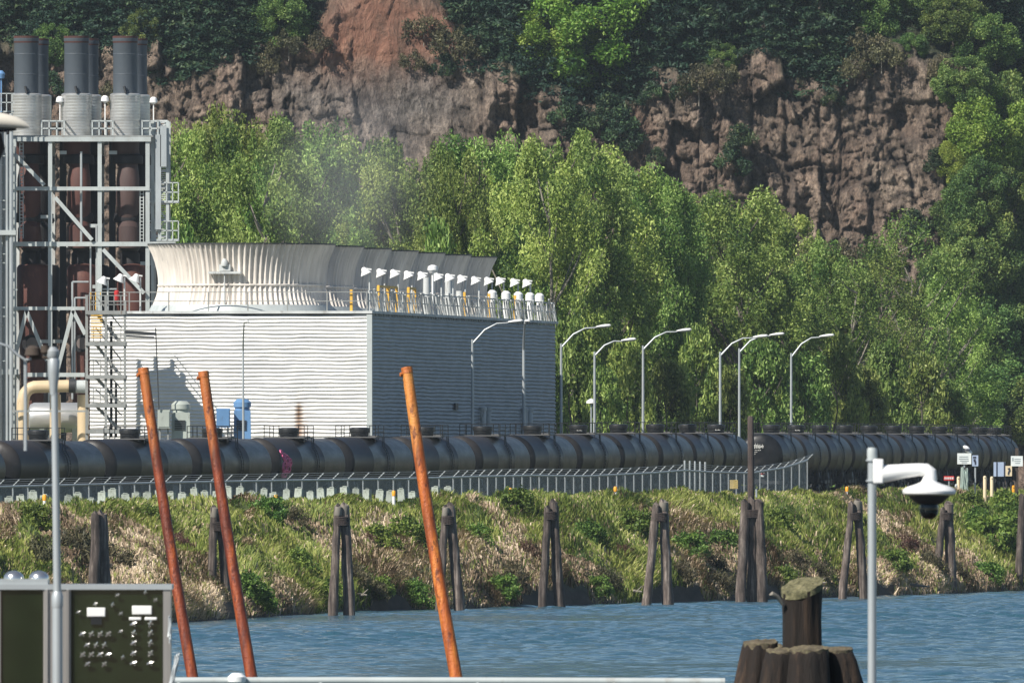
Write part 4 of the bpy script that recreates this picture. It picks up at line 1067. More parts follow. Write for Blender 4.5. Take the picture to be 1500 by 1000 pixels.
cluster('pair of leaning pilings just right of the third rusty pole', [(803,744,794,890,11.5),(810,735,820,891,14)], 755, Yw_(890.5))
cluster('pair of pilings left of the three pile cluster, the left one leaning', [(961.5,740,947,883,12),(972,735,978,889,14.5)], 757, Yw_(887))
cluster('cluster of three pilings carrying the tall dark post', [(1092,735,1084.5,882,13.5),(1102.5,731,1101.5,884,13.5),(1112,735,1117.5,882,13.5)], 752, Yw_(882))
cluster('pair of pilings just left of the security camera pole', [(1248,737,1233.5,874,10.5),(1256.5,734,1266,881,12.5)], 756, Yw_(877))
cluster('pair of pilings right below the hanging security camera', [(1382,746,1369,871,11),(1389.5,738,1394,869,15)], 756, Yw_(869))
cluster('piling at the right edge of the photo', [(1498,726,1491.5,866,11.5),(1508,728,1512,866,12)], 752, Yw_(865))
Yq = Yw_(882)+.6
t_ = thing('tall_post', 'tall dark timber post rising from the three pile cluster', 'post', P(1100,HY,Yq).xy.to_3d())
b = MB(); b.tube([P(1100,880,Yq),P(1100,735,Yq),P(1100,660,Yq),P(1099.5,612,Yq),P(1099.5,609,Yq)], [.2,.19,.18,.175,.12], 12); b.build('shaft', M['darkpile'], t_)
b = MB(); b.tube([P(1108,728,Yq-.4),P(1108,716,Yq-.4)], .05, 8); b.build('bracket', M['galv'], t_)
# ================================================================ foreground
# rusty leaning pipes standing in the river
for (x0,y0,x1,y1,w0,w1,Y,lb,bow) in ((210,541,287,1012,15,17,500,'left of the three rusty leaning steel poles',-2.0),(298,546,372,1005,15,17.5,505,'middle one of the three rusty leaning steel poles',-2.2),(596,540,672,1010,16,19,495,'brightest orange rusty pole, alone before the shaded tower wall',-3.0)):
    s_ = S(Y); end = 700+HC*s_+25; k_ = 16; pts_ = []; rr = []
    for j in range(k_+1):
        py = y0+(end-y0)*j/k_; t = (py-y0)/(y1-y0); px = x0+(x1-x0)*t + bow*math.sin(min(t,1)*math.pi)
        pts_.append(P(px,py,Y)+Vector((0,-1.2*t,0))); rr.append((w0+(w1-w0)*t)/2/s_)
    t_ = thing('rusty_pole', lb, 'steel pole', (pts_[-1].x,Y,0), 'rusty steel poles leaning in the river')
    b = MB(); b.tube(pts_, rr, 24, cap=False)
    p0 = pts_[0]; d = (pts_[0]-pts_[1]).normalized(); b.tube([pts_[1]*.2+pts_[0]*.8, pts_[0]+d*.001], [rr[0]*.82]*2, 24); b.build('shaft', M['rustgold' if 'brightest' in lb else 'rustpipe'], t_)
    b = MB(); b.tube([p0-d*.12, p0+d*.03], [rr[0]*1.07]*2, 24, cap=False); b.tube([p0-d*.12, p0+d*.03], [rr[0]*.86]*2, 24, cap=False); b.build('top_collar', M['rustpipe'], t_)
    b = MB(); q = p0-d*.14+Vector((-rr[0],-.05,0)); b.tube([q, q+Vector((-.05,-.02,.0))], .05, 8); b.build('lug', M['rustpipe'], t_)

# ---- near dolphin of dark wet piles
Yd = 200.0; sd = S(Yd)
def dq(px, py, dy=0): v = P(px,py,Yd); return Vector((v.x,Yd+dy,v.z))
t_ = thing('near_dolphin', 'near dark pile cluster with one taller mossy topped pile', 'pilings', Vector((P(1170,HY,Yd).x,Yd,0)))
def wet_pile(pts_, rr, top_tilt=0.0, name='pile', m=None, ty=.12):
    TL = lambda a: top_tilt*math.cos(a)+ty*math.sin(a)
    b = MB(); n = 40; k = len(pts_)
    vs_ = []; fs_ = []
    P0 = []; kk = 24
    for j in range(kk+1):
        u = j/kk*(k-1); i = min(int(u), k-2); f = u-i; P0.append((Vector(pts_[i]).lerp(Vector(pts_[i+1]), f), rr[i]+(rr[i+1]-rr[i])*f))
    for j, (c, r) in enumerate(P0):
        for q in range(n):
            a = 2*math.pi*q/n; rr_ = r*(1+.07*(vn(np.array([math.cos(a)*2.2+c.x*3]),np.array([math.sin(a)*2.2]),c.z*.8,4)[0]-.5)*2+.035*math.sin(a*9+c.x*20))
            z = c.z + (TL(a)*r*max(0,1-j/4.0)) - (.0)
            vs_.append((c.x+rr_*math.cos(a), c.y+rr_*math.sin(a), z))
    for j in range(kk):
        for q in range(n): a, b_ = j*n+q, j*n+(q+1) % n; fs_.append((a,a+n,b_+n,b_))
    b.add(vs_, fs_); o = b.build(name, m or M['wetpile'], t_, ang=70)
    c, r = P0[0]; tb = MB(); vs2 = []; fs2 = []; R_ = 7
    for i in range(R_+1):
        for q in range(n):
            a = 2*math.pi*q/n; f = 1-i/R_; rr_ = r*1.03*f
            base_z = c.z + TL(a)*r*f + .025*(1-f)+.028*(vn(np.array([c.x*9+rr_*math.cos(a)*22]),np.array([rr_*math.sin(a)*22]),0,9)[0]-.5)
            vs2.append((c.x+rr_*math.cos(a), c.y+rr_*math.sin(a), base_z+.012))
    for i in range(R_):
        for q in range(n): a, b_ = i*n+q, i*n+(q+1) % n; fs2.append((a,b_,b_+n,a+n))
    tb.add([(c.x+r*1.02*math.cos(2*math.pi*q/n), c.y+r*1.02*math.sin(2*math.pi*q/n), c.z+TL(2*math.pi*q/n)*r-.05) for q in range(n)]+vs2[:n], [(q,(q+1)%n,n+(q+1)%n,n+q) for q in range(n)])
    tb.add(vs2, fs2); tb.build('mossy_top' if name == 'tall_pile' else 'rotten_top', M['moss'] if name == 'tall_pile' else M['rotwood'], o, ang=70)
    return o
bz = -1.0
wet_pile([dq(1175,858,.1),dq(1175,905,.1),dq(1176,1000,.1),(P(1180,HY,Yd).x,Yd+.1,bz)], [.198,.188,.20,.24], .22, 'tall_pile', ty=.36)
for (tx,ty,bx,dy,r) in ((1114,941,1105,-.05,.165),(1143,953,1136,-.3,.14),(1184,950,1182,-.34,.19),(1226,952,1240,-.1,.15),(1212,953,1226,.35,.16),(1126,948,1112,.4,.15)):
    wet_pile([dq(tx,ty,dy),dq(tx+(bx-tx)*.35,965,dy-.02),dq(tx+(bx-tx)*.9,1000,dy-.05),(P(bx+(bx-tx)*2.5,HY,Yd).x,Yd+dy*2.2,bz)], [r,r*1.08,r*1.2,r*1.5], .05*math.sin(tx))
b = MB(); b.tube([dq(1146,884,-.05),dq(1138,872,-.1),dq(1131,869,-.12),dq(1127,871,-.12)], [.018,.018,.024,.010], 8); b.build('broken_branch', M['palebark'], t_)

# ---- security camera on its pole
Yk = 130.0; sk_ = S(Yk)
def kq(px, py, dy=0): v = P(px,py,Yk); return Vector((v.x,Yk+dy,v.z))
DZ = 4.55                                                   # top of the near dock
t_ = thing('security_camera_pole', 'grey pole carrying a white dome security camera on a bracket arm', 'security camera', (kq(1277.5,HY).x,Yk,DZ))
b = MB(); q = kq(1277.5,668); b.tube([(q.x,Yk,DZ),q], 6.3/sk_, 24); b.build('pole', M['galv'], t_)
b = MB(); b.lathe([(7.2/sk_,-.045),(7.4/sk_,-.02),(7.4/sk_,.02),(6.2/sk_,.035)], 24, kq(1277.5,663.5)); b.build('pole_cap', M['white'], t_)
b = MB(); b.box(kq(1286.5,690), (15/sk_,.10,36/sk_)); o = b.build('wall_bracket', M['clean_white'], t_)
mo = o.modifiers.new('bevel','BEVEL'); mo.width = .008; mo.segments = 2
b = MB()
for py in (674,704): b.tube([kq(1277.5+7.6*math.cos(a),py,7.6/sk_*math.sin(a)) for a in [2*math.pi*j/24 for j in range(25)]], .008, 6)
b.build('clamp_band', M['galv'], t_)
b = MB(); b.tube([kq(1293,694),kq(1300,693),kq(1325,689.5),kq(1346,687.5),kq(1357,688),kq(1362,692),kq(1363,700),kq(1362.5,707)], [.056,.054,.045,.040,.041,.043,.040,.042], 24); b.build('arm', M['clean_white'], t_)
cxk = kq(1361,HY).x; zq = lambda q: HC-(q-HY)/sk_
def prof_px(l): return [(r/sk_, zq(q)) for r, q in l]
b = MB(); b.lathe(prof_px([(0.1,725),(34,724.5),(38.5,722.5),(39.2,719),(37,715.5),(30,712),(20,709),(12.5,706),(9.5,702),(9,698)]), 48, (cxk,Yk,0)); b.build('sun_shield', M['clean_white'], t_)
b = MB(); b.lathe(prof_px([(0.1,739),(15,738.5),(20,736),(27,730),(31,725)]), 40, (cxk,Yk,0)); b.build('housing', M['dark_steel'], t_)
b = MB(); b.lathe(prof_px([(0.2,760.5),(5,760),(9.5,757.5),(12.8,753),(14.3,747.5),(13.9,742),(13,737)]), 32, (cxk,Yk,0)); b.build('smoked_dome', M['lens_black'], t_)

# ---- control panel cabinet bottom left
Yc_ = 150.0; sc_ = S(Yc_)
def cq(px, py, dy=0): v = P(px,py,Yc_); return Vector((v.x,Yc_+dy,v.z))
def cbox(b, x0, x1, q0, q1, d0, d1):
    a = cq(x0,q0); c = cq(x1,q1); b.box(((a.x+c.x)/2, Yc_+(d0+d1)/2, (a.z+c.z)/2), (abs(c.x-a.x), d1-d0, abs(a.z-c.z)))
t_ = thing('control_cabinet', 'grey metal control cabinet with two dark green panels, the right one full of small switches', 'control cabinet', (cq(120,HY).x,Yc_+.3,DZ))
LOW = 700+(HC-DZ)*sc_
b = MB(); cbox(b,-36,249,862,LOW,.06,.75); b.build('body', M['frame_metal'], t_)
b = MB(); cbox(b,-38,252,855.5,863,-.03,.78); cbox(b,-38,70,848,856,-.0,.6); b.build('top_trim', M['galv'], t_)
for (x0,x1,nm) in ((63.5,104,'middle_post'),(239,250,'right_post'),(-38,1,'left_post')):
    b = MB(); cbox(b,x0,x1,863,LOW,-.02,.055)
    if nm == 'middle_post': cbox(b,66,70,863,LOW,-.04,-.02); cbox(b,97,101,863,LOW,-.04,-.02)
    b.build('frame_post', M['frame_metal'], t_)
def pan_mat(name, c):
    t = NT(name); t.setv(Base_Color=(*c,1), Roughness=.10); n = t.noise(t.coords((1,1,1)), 6, 3)
    t.link(t.ramp(n, [(.3,tuple(x*.8 for x in c)),(.7,tuple(x*1.25 for x in c))]), t.b.inputs['Base Color']); return t.m
PAN = pan_mat('dark_green_panel', (.008,.014,.006))
b = MB(); cbox(b,1.5,63,864,LOW,.0,.055); b.build('plain_panel', PAN, t_)
b = MB(); cbox(b,104.5,238.5,864,LOW,.0,.055); sp_ = b.build('switch_panel', PAN, t_)
for (x,q,w_,h_) in ((141,896,27,13.5),(208,893,29,13),(198,905.5,18,4.5),(221,905.5,18,4.5)):
    b = MB(); cbox(b,x-w_/2,x+w_/2,q-h_/2,q+h_/2,-.03,.0); o = b.build('label_plate', M['clean_white'], sp_); mo = o.modifiers.new('bevel','BEVEL'); mo.width = .006; mo.segments = 2
b = MB(); cbox(b,133,149,903.5,914,-.02,.0); b.build('socket', M['black'], sp_)
r4 = random.Random(21); sw = []
sw += [(x,928,1) for x in (121,134,147,159)]+[(x,944,.9) for x in (128,141,153)]+[(x,958,1) for x in (121.5,134,147,159)]+[(x,972,.9) for x in (128.5,153)]
sw += [(x,q,1) for x in (196,220.5) for q in (913,926.5,941,956,970.5)]
sw += [(x,q,.6) for x,q in ((172,871),(228,878),(140,883.5),(165,885),(177,898),(177,924),(180,962),(115,896),(213,867))]
for (x,q,k) in sw:
    b = MB(); c = cq(x,q,-.0); a = r4.uniform(.3,1.3); L = .020*k+.006
    b.tube([c+Vector((0,0,0)), c+Vector((0,-.03,0))], .012*k, 10)
    d = Vector((math.cos(a),-.35,math.sin(a))); b.tube([c+Vector((0,-.03,0))-d*L, c+Vector((0,-.034,0)), c+Vector((0,-.03,0))+d*L], [.008*k,.012*k,.007*k], 8)
    d = Vector((math.cos(a+1.7),-.1,math.sin(a+1.7))); b.tube([c+Vector((0,-.03,0))-d*L*.8, c+Vector((0,-.03,0))+d*L*.8], .006*k, 6)
    b.build('switch', M['chrome'], sp_)
for px in (19,56):
    b = MB(); c = cq(px,848.5,.25); b.lathe([(.07,0),(.075,.02),(.07,.05),(.045,.075),(.01,.085)], 24, c-Vector((0,0,.02))); b.build('metal_cap', M['chrome'], t_)
# loose wire bundle at the right of the cabinet
b = MB()
for k in range(9):
    x = 246+2*r4.random(); q = 900+12*r4.random(); pts_ = [cq(x+3*r4.random(),q+10*j,-.05-.02*r4.random()) for j in range(4)]; b.tube(pts_, .006, 5)
for k in range(9):
    x = 250+5*r4.random(); q = 955+10*r4.random(); pts_ = [cq(x+6-2.6*j+3*r4.random(),q+12*j,-.05-.02*r4.random()) for j in range(5)]; b.tube(pts_, .006, 5)
b.build('wire_bundle', M['galv'], t_)
# lamp pole in front of the cabinet
Yl = 148.0
def lq(px, py, dy=0): v = P(px,py,Yl); return Vector((v.x,Yl+dy,v.z))
t_ = thing('lamp_pole', 'slim grey metal pole standing before the control cabinet', 'pole', (lq(83,HY).x,Yl,DZ)); sl_ = S(Yl)
b = MB(); b.tube([(lq(84.5,HY).x,Yl,DZ), lq(84,875)], 7.5/sl_, 20); b.tube([lq(84,880), lq(81.5,700), lq(79.5,575)], [5.8/sl_,5.2/sl_,5.0/sl_], 20); b.build('pole', M['galv'], t_)
b = MB(); b.lathe([(7.6/sl_,-.06),(8.3/sl_,-.04),(8.3/sl_,.03),(6/sl_,.06)], 20, lq(84,878)); b.build('joint_collar', M['galv'], t_)
b = MB(); b.lathe([(5.2/sl_,-.08),(6.6/sl_,0),(8.5/sl_,.08),(8.8/sl_,.17),(5/sl_,.21)], 20, lq(78.5,562)); b.lathe([(8/sl_,0),(9.5/sl_,.02),(9.5/sl_,.05),(4/sl_,.08)], 20, lq(77.5,524)); b.build('pole_head', M['galv'], t_)
b = MB(); b.tube([lq(46,524,0),lq(78,523),lq(84,524)], .014, 8); b.lathe([(.02,0),(.06,.01),(.05,.06),(.02,.08)], 12, lq(48,522)); b.lathe([(.02,0),(.035,.02),(.03,.07)], 12, lq(66,520)); b.build('side_arm', M['brown_post'], t_)
b = MB(); b.tube([lq(37,660,.05),lq(37,526,.05)], .012, 6); b.tube([lq(-4,502),lq(12,507),lq(25,519),lq(37,527),lq(46,525)], .010, 6); b.build('cable', M['galv'], t_)
# near luminaire at the left edge
Ym = 140.0
def mq(px, py, dy=0): v = P(px,py,Ym); return Vector((v.x,Ym+dy,v.z))
t_ = thing('near_street_lamp', 'near cream lamp head poking in at the left edge', 'street lamp', (mq(-60,HY).x,Ym,DZ)); sm = S(Ym)
b = MB(); p = []
for k, (px, q, hw) in enumerate(((-60,176,7),(-40,175,10),(-15,175.5,11.5),(5,177,11),(22,179.5,9),(36,183.5,5.5),(43,186.5,1.6))): p.append((mq(px,q), hw/sm))
b.tube([a for a,_ in p], [r for _,r in p], 24, sq=1.0); o = b.build('lamp_head', plain('cream_lamp_housing', (.62,.58,.50), .4, var=.06), t_)
b = MB(); b.tube([mq(-30,190),mq(8,190.5),mq(24,190)], [.05,.045,.02], 16, sq=.35); b.build('lens', M['lens_black'], t_)
b = MB(); b.tube([(mq(-60,HY).x,Ym,DZ), mq(-60,182)], .07, 16); b.tube([mq(-7,196,.12),mq(-2,215,.12),mq(-14,250,.12),mq(-60,280,.12)], [.04,.04,.035,.03], 12); b.build('post', M['brown_post'], t_)
# near timber dock that carries the cabinet, the pole and the camera
b = MB(); b.box((-.6,139,DZ-.16),(13,24,.30)); dk = b.build('deck', M['darkpile']); 
t_ = thing('near_dock', 'low timber dock under the control cabinet, below the picture', 'dock', (-.6,139,0)); ORG[dk.name] = Vector((0,0,0)); dk.parent = t_; dk.location = (.6,-139,0)
b = MB()
for x in (-6.2,-.6,4.9):
    for y in (130,140,150): b.tube([(x,y,-1),(x,y,DZ-.31)], .2, 12)
b.build('support_pile', M['darkpile'], t_)
# white handrail along the bottom edge
Yh = 210.0
def hq(px, py, dy=0): v = P(px,py,Yh); return Vector((v.x,Yh+dy,v.z))
t_ = thing('floating_walkway', 'white edged walkway rail along the bottom of the photo', 'walkway', (hq(650,HY).x,Yh,0))
b = MB(); b.tube([hq(236,996.5),hq(500,996.0),hq(840,996.8),hq(1062,997.6)], .037, 12); b.build('white_rail', M['white'], t_)
b = MB()
for px in (262,470,700,900,1050): b.tube([hq(px,997),(hq(px,997).x,Yh,.55)], .035, 10)
b.build('rail_post', M['white'], t_)
b = MB(); b.box((hq(650,HY).x,Yh+.7,.25),(6.6,1.8,.6)); b.build('float', M['concrete'], t_)
b = MB(); b.lathe([(.05,-.06),(.09,-.03),(.095,.02),(.05,.06)], 16, hq(347,993.5,-.06)); b.build('rail_fitting', M['clean_white'], t_)
# ================================================================ vegetation
def leaf_quads(C, L, W, rng, droop=.0, vert=.0):
    n = len(C); a = rng.normal(size=(n,3)); a[:,2] = a[:,2]*(1+vert)-droop; a /= np.linalg.norm(a,axis=1)[:,None]
    r = rng.normal(size=(n,3)); b = np.cross(a, r); b /= np.linalg.norm(b,axis=1)[:,None]+1e-9
    l = (L*rng.uniform(.65,1.35,n))[:,None]; w = (W*rng.uniform(.7,1.3,n))[:,None]
    V = np.stack([C-a*l*.5, C+b*w*.5, C+a*l*.5, C-b*w*.5], 1).reshape(-1,3)
    return V, np.arange(4*n).reshape(n,4)
def crown_mesh(name, seed, H, R, nclump, nleaf, L, W, mat, profile, zlo=.1, crad=(.7,1.4), vert=.6, lump=.6, shell=.35, spire=0):
    rng = np.random.default_rng(seed); Cs = []; tint = []; cents = []
    zz = np.linspace(0,1,60); pr = np.array([profile(z) for z in zz]); w = pr+.12; w /= w.sum()
    for i in range(nclump):
        z = np.clip(rng.choice(zz, p=w)+rng.normal()*.01, zlo, 1); ph = rng.random()*2*math.pi
        lm = 1-lump/2+lump*vn(np.array([math.cos(ph)*1.6+seed*3.]),np.array([math.sin(ph)*1.6]),z*H*.22,seed)[0]
        r = R*profile(z)*lm*math.sqrt(rng.uniform(shell,1)); c = np.array([r*math.cos(ph), r*math.sin(ph), z*H])
        cr = rng.uniform(*crad); n = int(nleaf*(cr/np.mean(crad))**1.6)
        d = rng.normal(size=(n,3)); d /= np.linalg.norm(d,axis=1)[:,None]; d *= (rng.random((n,1))**.45)*cr; d[:,2] *= 1.15
        Cs.append(c+d); cents.append((c,cr)); t0 = np.clip(rng.normal(.5,.17),.1,.9); tint.append(np.clip(t0+rng.normal(size=n)*.24,0,1))
    for i in range(spire):
        ph = rng.random()*6.28; z = rng.uniform(.6,.97); r = R*profile(z)*.85; n = int(nleaf*.45); base_ = np.array([r*math.cos(ph),r*math.sin(ph),z*H])
        tt = rng.random((n,1)); d = base_+tt*np.array([[.35*math.cos(ph),.35*math.sin(ph),1.7]])+rng.normal(size=(n,3))*.25*(1.1-tt); Cs.append(d); tint.append(np.clip(rng.normal(.62,.15,n),0,1))
    C = np.concatenate(Cs); V, f = leaf_quads(C, L, W, rng, vert=vert)
    o = mesh_np(name, V, f, mat, attrs={'tint':('FACE',np.concatenate(tint))}); return o, cents
def trunk_mesh(name, seed, H, cents, r0, mat, nl=14, top=.9):
    rg = random.Random(seed); b = MB(); pts_ = [Vector((rg.uniform(-.12,.12)*i*H/25, rg.uniform(-.12,.12)*i*H/25, H*top*i/8)) for i in range(9)]
    b.tube([pts_[0]-Vector((0,0,1.2))]+pts_, [r0*1.25]+[r0*(1.1-i/8.5) for i in range(9)], 8)
    for c, cr in rg.sample(cents, min(nl,len(cents))):
        c = Vector(c); h = max(.12*H, c.z-math.hypot(c.x,c.y)*1.25); k = min(7,int(h/(H*top)*8)); s = pts_[k].lerp(pts_[k+1], h/(H*top)*8-k)
        m_ = s.lerp(c,.5)+Vector((0,0,-.35)); b.tube([s, m_, c, c+(c-m_)*.25], [r0*.36,r0*.24,r0*.13,r0*.05], 6)
    return b.build(name, mat)
def proto(name, cat, crown, trunk):
    o = bpy.data.objects.new(name, None); COL.objects.link(o); o.empty_display_size = .2; o['category'] = cat
    for c in (crown, trunk): c.parent = o
    return o
used = set()
def plant(pr, loc, sx, sz, rot, label, group=None, name=None, cat=None):
    if pr.name in used: o = dup(pr)
    else: o = pr; used.add(pr.name)
    o.location = loc; o.scale = (sx,sx,sz); o.rotation_euler.z = rot
    tag(o, label, cat or o['category'], group)
    if not group and 'group' in o: del o['group']
    return o
def pr_cotton(z): return (.62+.38*min(1,z/.3)) if z < .3 else (1.0 if z < .62 else math.sqrt(max(.02, 1-((z-.62)/.40)**2)))
def pr_round(z): return math.sqrt(max(.02, 1-((z-.5)/.52)**2))
def pr_bush(z): return math.sqrt(max(.03, 1-(z/1.03)**2))
rv = np.random.default_rng(17); rr_ = random.Random(3)
cots = []
for s in range(6):
    sparse = s >= 4
    cr, ce = crown_mesh('crown', 100+s, 25, 5.6, 125 if not sparse else 110, 420 if not sparse else 190, .33, .145, M['cotton'], pr_cotton, .04, (.55,1.75), .15, 1.2, .35 if not sparse else .15, 5)
    cots.append(proto('cottonwood_tree','tree',cr,trunk_mesh('trunk',s,25,ce,.36,M['palebark'] if s % 2 else M['bark'],34 if not sparse else 60)))
COT = [(262,195,92,0),(300,170,95,2),(338,140,112,1),(392,165,105,3),(442,178,100,0),(492,185,98,4),(540,190,105,2),(588,214,100,1),(632,208,88,3),(668,222,70,0),(700,185,112,2),(752,200,108,1),(800,196,100,3),(842,193,105,0),(886,206,110,2),(930,228,100,1),(972,262,88,3),
       (1012,300,92,4),(1040,286,100,0),(1082,268,112,2),(1132,286,108,1),(1170,318,98,3),(1206,352,84,0),(1248,388,96,5),(1292,366,88,4),(1335,320,112,5),(1385,400,84,3)]
for i, (px, q, wd, k) in enumerate(COT):
    Y = float(np.interp(px,[260,600,850,1000,1400],[1450,1440,1450,1560,1650])) + rr_.uniform(0,90); s_ = S(Y); g = float(zg(Y))-.2
    H = HC-(q-HY)/s_-g
    plant(cots[k], P(px,HY,Y).xy.to_3d()+Vector((0,0,g)), wd/s_/6.9, H/25.9, rr_.uniform(0,6.28), '%s cottonwood of the row behind the tower and train, counted from the left' % ordw(i+1), 'tall cottonwoods behind the train')
# lower trees in front of the cottonwoods
und, ce = crown_mesh('crown', 201, 10, 3.6, 90, 150, .42, .17, M['cotton'], pr_bush, .0, (.5,1.1), .5, .7, .25)
und = proto('young_tree','tree',und,trunk_mesh('trunk',31,10,ce,.16,M['bark'],12))
UND = [(258,330,90),(640,330,90),(835,470,80),(880,540,70),(920,500,80),(975,530,80),(1020,480,80),(1070,540,70),(1115,500,90),(1180,520,90),(1225,490,80),(1262,540,80),(1300,500,80),(1350,520,90),(1390,560,70)]
for i, (px, q, wd) in enumerate(UND):
    Y = float(np.interp(px,[260,640,850,1000,1400],[1430,1410,1420,1540,1625])) + rr_.uniform(0,15); s_ = S(Y); g = float(zg(Y))-.2; H = HC-(q-HY)/s_-g
    plant(und, P(px,HY,Y).xy.to_3d()+Vector((0,0,g)), wd/s_/6.2, H/10.3, rr_.uniform(0,6.28), '%s low young tree under the cottonwoods, counted from the left' % ordw(i+1), 'young trees below the cottonwoods')

# conifers on the cliff
def conifer(seed, H=18, R=3.6):
    rng = np.random.default_rng(seed); Cs = []; tn = []; ax = []
    z = 1.2
    while z < H*.985:
        u = z/H; Lb = R*(1-u)**.75*rng.uniform(.75,1.15)+.25; nb = int(5+5*(1-u))
        for k in range(nb):
            ph = rng.random()*6.28; n = int(16+44*Lb/R); t = rng.random((n,1))**.7; l_ = Lb*rng.uniform(.65,1.15)
            d = np.array([[math.cos(ph),math.sin(ph),0]]); c = d*t*l_+np.array([[0,0,z]]); c[:,2] += (-.32*t[:,0]*l_+.10*(t[:,0]*l_)**1.5*.4); c += rng.normal(size=(n,3))*np.array([.26,.26,.12]); Cs.append(c)
            tn.append(np.clip(rng.normal(.42,.18)+rng.normal(size=n)*.12,0,1))
        z += .42*rng.uniform(.7,1.3)
    C = np.concatenate(Cs); V, f = leaf_quads(C, .46, .17, rng, droop=.2); cr = mesh_np('crown', V, f, M['conifer'], attrs={'tint':('FACE',np.concatenate(tn))})
    b = MB(); b.tube([(0,0,-2),(0,0,H*.5),(0,0,H*.97)],[.32,.2,.03],8); return proto('conifer_tree','tree',cr,b.build('trunk',M['bark']))
cons = [conifer(300+s) for s in range(4)]
CON = [(18,95,14,1.1),(60,98,13,1.0),(95,90,15,1.0),(140,88,15,1.1),(178,92,14,1.0),(215,84,14,1.0),(242,92,13,1.0),(268,134,17,1.25),(300,118,16,1.1),(330,92,14,1.1),(360,70,14,1.0),(395,66,12,.9),(432,52,11,.9),
       (668,100,15,1.0),(700,100,16,1.2),(738,126,17,1.15),(772,148,18,1.25),(815,160,17,1.2),(905,152,17,1.2),(938,140,18,1.2),(975,104,17,1.1),(1008,98,18,1.2),(1045,86,17,1.1),(1085,78,14,1.0),(1120,80,14,.9),
       (1160,110,14,1.0),(1196,150,17,1.25),(1218,128,14,1.0),(1240,70,13,.9),(1285,52,11,.8),(1340,56,11,.8),(1385,72,12,.9),(1470,120,14,1.1)]
CON = sorted(CON)
for i, (px, q, H, k) in enumerate(CON):
    p = on_hill(px, q); plant(cons[i % 4], p+Vector((0,3.6,.2)), k, H/18, rr_.uniform(0,6.28), '%s dark conifer along the top of the cliff, counted from the left' % ordw(i+1), 'dark conifers on the cliff top')
# broadleaf trees on the hill
def bl(seed, mat, name, nl=330, L=.40):
    cr, ce = crown_mesh('crown', seed, 10, 5.0, 95, nl, L, .2, mat, pr_round, .02, (.8,1.5), .2, .8, .35); return proto(name,'tree',cr,trunk_mesh('trunk',seed,10,ce,.22,M['bark'],12,.8))
map_ = bl(400,M['maple'],'maple_tree'); brd = [bl(401,M['broad'],'broadleaf_tree'), bl(402,M['broad'],'broadleaf_tree')]
brd_ = [bl(403,M['broad'],'broadleaf_tree'), bl(404,M['maple'],'broadleaf_tree')]; n3 = 0
# second row further up the slope closes the forest
j = 0
for px in np.arange(-40,1560,34):
    j += 1; q = float(np.interp(px, [a for a,_ in TOP_PX],[c for _,c in TOP_PX]))
    X_ = (px+rr_.uniform(-10,10)-CX)/F*1950
    if 500 < px < 640: continue
    ii = np.where((np.abs(hX-X_) < 1.2) & (hZ > HC+(HY-q)/F*1900+4) & (hZ < HC+(HY-q)/F*1900+14))[0]
    if not len(ii): continue
    m_ = ii[rr_.randrange(len(ii))]
    if j % 3 == 1:
        n3 += 1; plant(brd_[n3 % 2], Vector((hX[m_],hY_[m_],hZ[m_]-.5)), rr_.uniform(.7,1.0), rr_.uniform(.8,1.15), rr_.uniform(0,6.28), 'rounded broadleaf tree mixed into the second row of the hilltop forest', 'broadleaf trees in the hilltop forest'); continue
    plant(cons[j % 4], Vector((hX[m_],hY_[m_],hZ[m_]-.8)), 1.15, rr_.uniform(.7,.95), rr_.uniform(0,6.28), 'dark conifer in the second row of the hilltop forest', 'conifers in the hilltop forest')
MAP = [(852,112,195,150),(806,95,130,95),(895,60,120,100),(858,30,110,60)]
for i, (px, q, wd, hp) in enumerate(MAP):
    p = on_hill(px, min(q+15,165)); p.y -= .5; s_ = S(p.y); z = HC-(q-HY)/s_
    plant(map_, Vector((p.x,p.y,z-.3)), wd/s_/10.5, hp/s_/10.5, i*1.7, ['large bright lime green tree at the cliff edge','lime green tree left of the largest bright one','bright green tree right of the largest bright one','bright green tree behind the largest bright one, at the top edge'][i], 'bright green trees at the cliff edge')
BRD = [(70,92,70,60),(205,70,70,60),(400,60,90,70),(385,25,80,50),(1100,40,90,70),(1068,100,50,40),(1265,60,90,70),(1300,30,80,60),(1350,40,90,70),(1400,60,100,70),(1445,95,100,80),(1490,60,90,80),(1420,150,90,70),(1340,80,50,34),
       (1452,245,120,120),(1492,250,110,140),(1405,262,70,70),(1440,330,110,100),(1480,350,110,110),(1400,345,90,80),(1425,420,120,110),(1475,440,130,120),(1390,450,90,90),(1500,520,100,110),(1450,540,120,110),(1405,560,90,80),(1470,620,140,90),(1420,640,120,70),(1510,640,110,90),
       (1330,470,70,60)]
BRD = sorted(BRD)
for i, (px, q, wd, hp) in enumerate(BRD):
    p = on_hill(px, q-6); p.y += (1.2 if px < 1380 else -1.0); s_ = S(p.y); z = HC-(q-HY)/s_
    light = (px, q) in ((1452,245),(1405,262),(1400,345),(1440,330),(1450,540),(1470,620))
    plant(map_ if light and i % 2 == 0 else brd[i % 2], Vector((p.x,p.y,z-.3)), wd/s_/10.5, hp/s_/10.3, i*2.1, '%s green broadleaf tree of the hillside, counted from the left' % ordw(i+1), 'broadleaf trees on the hillside')
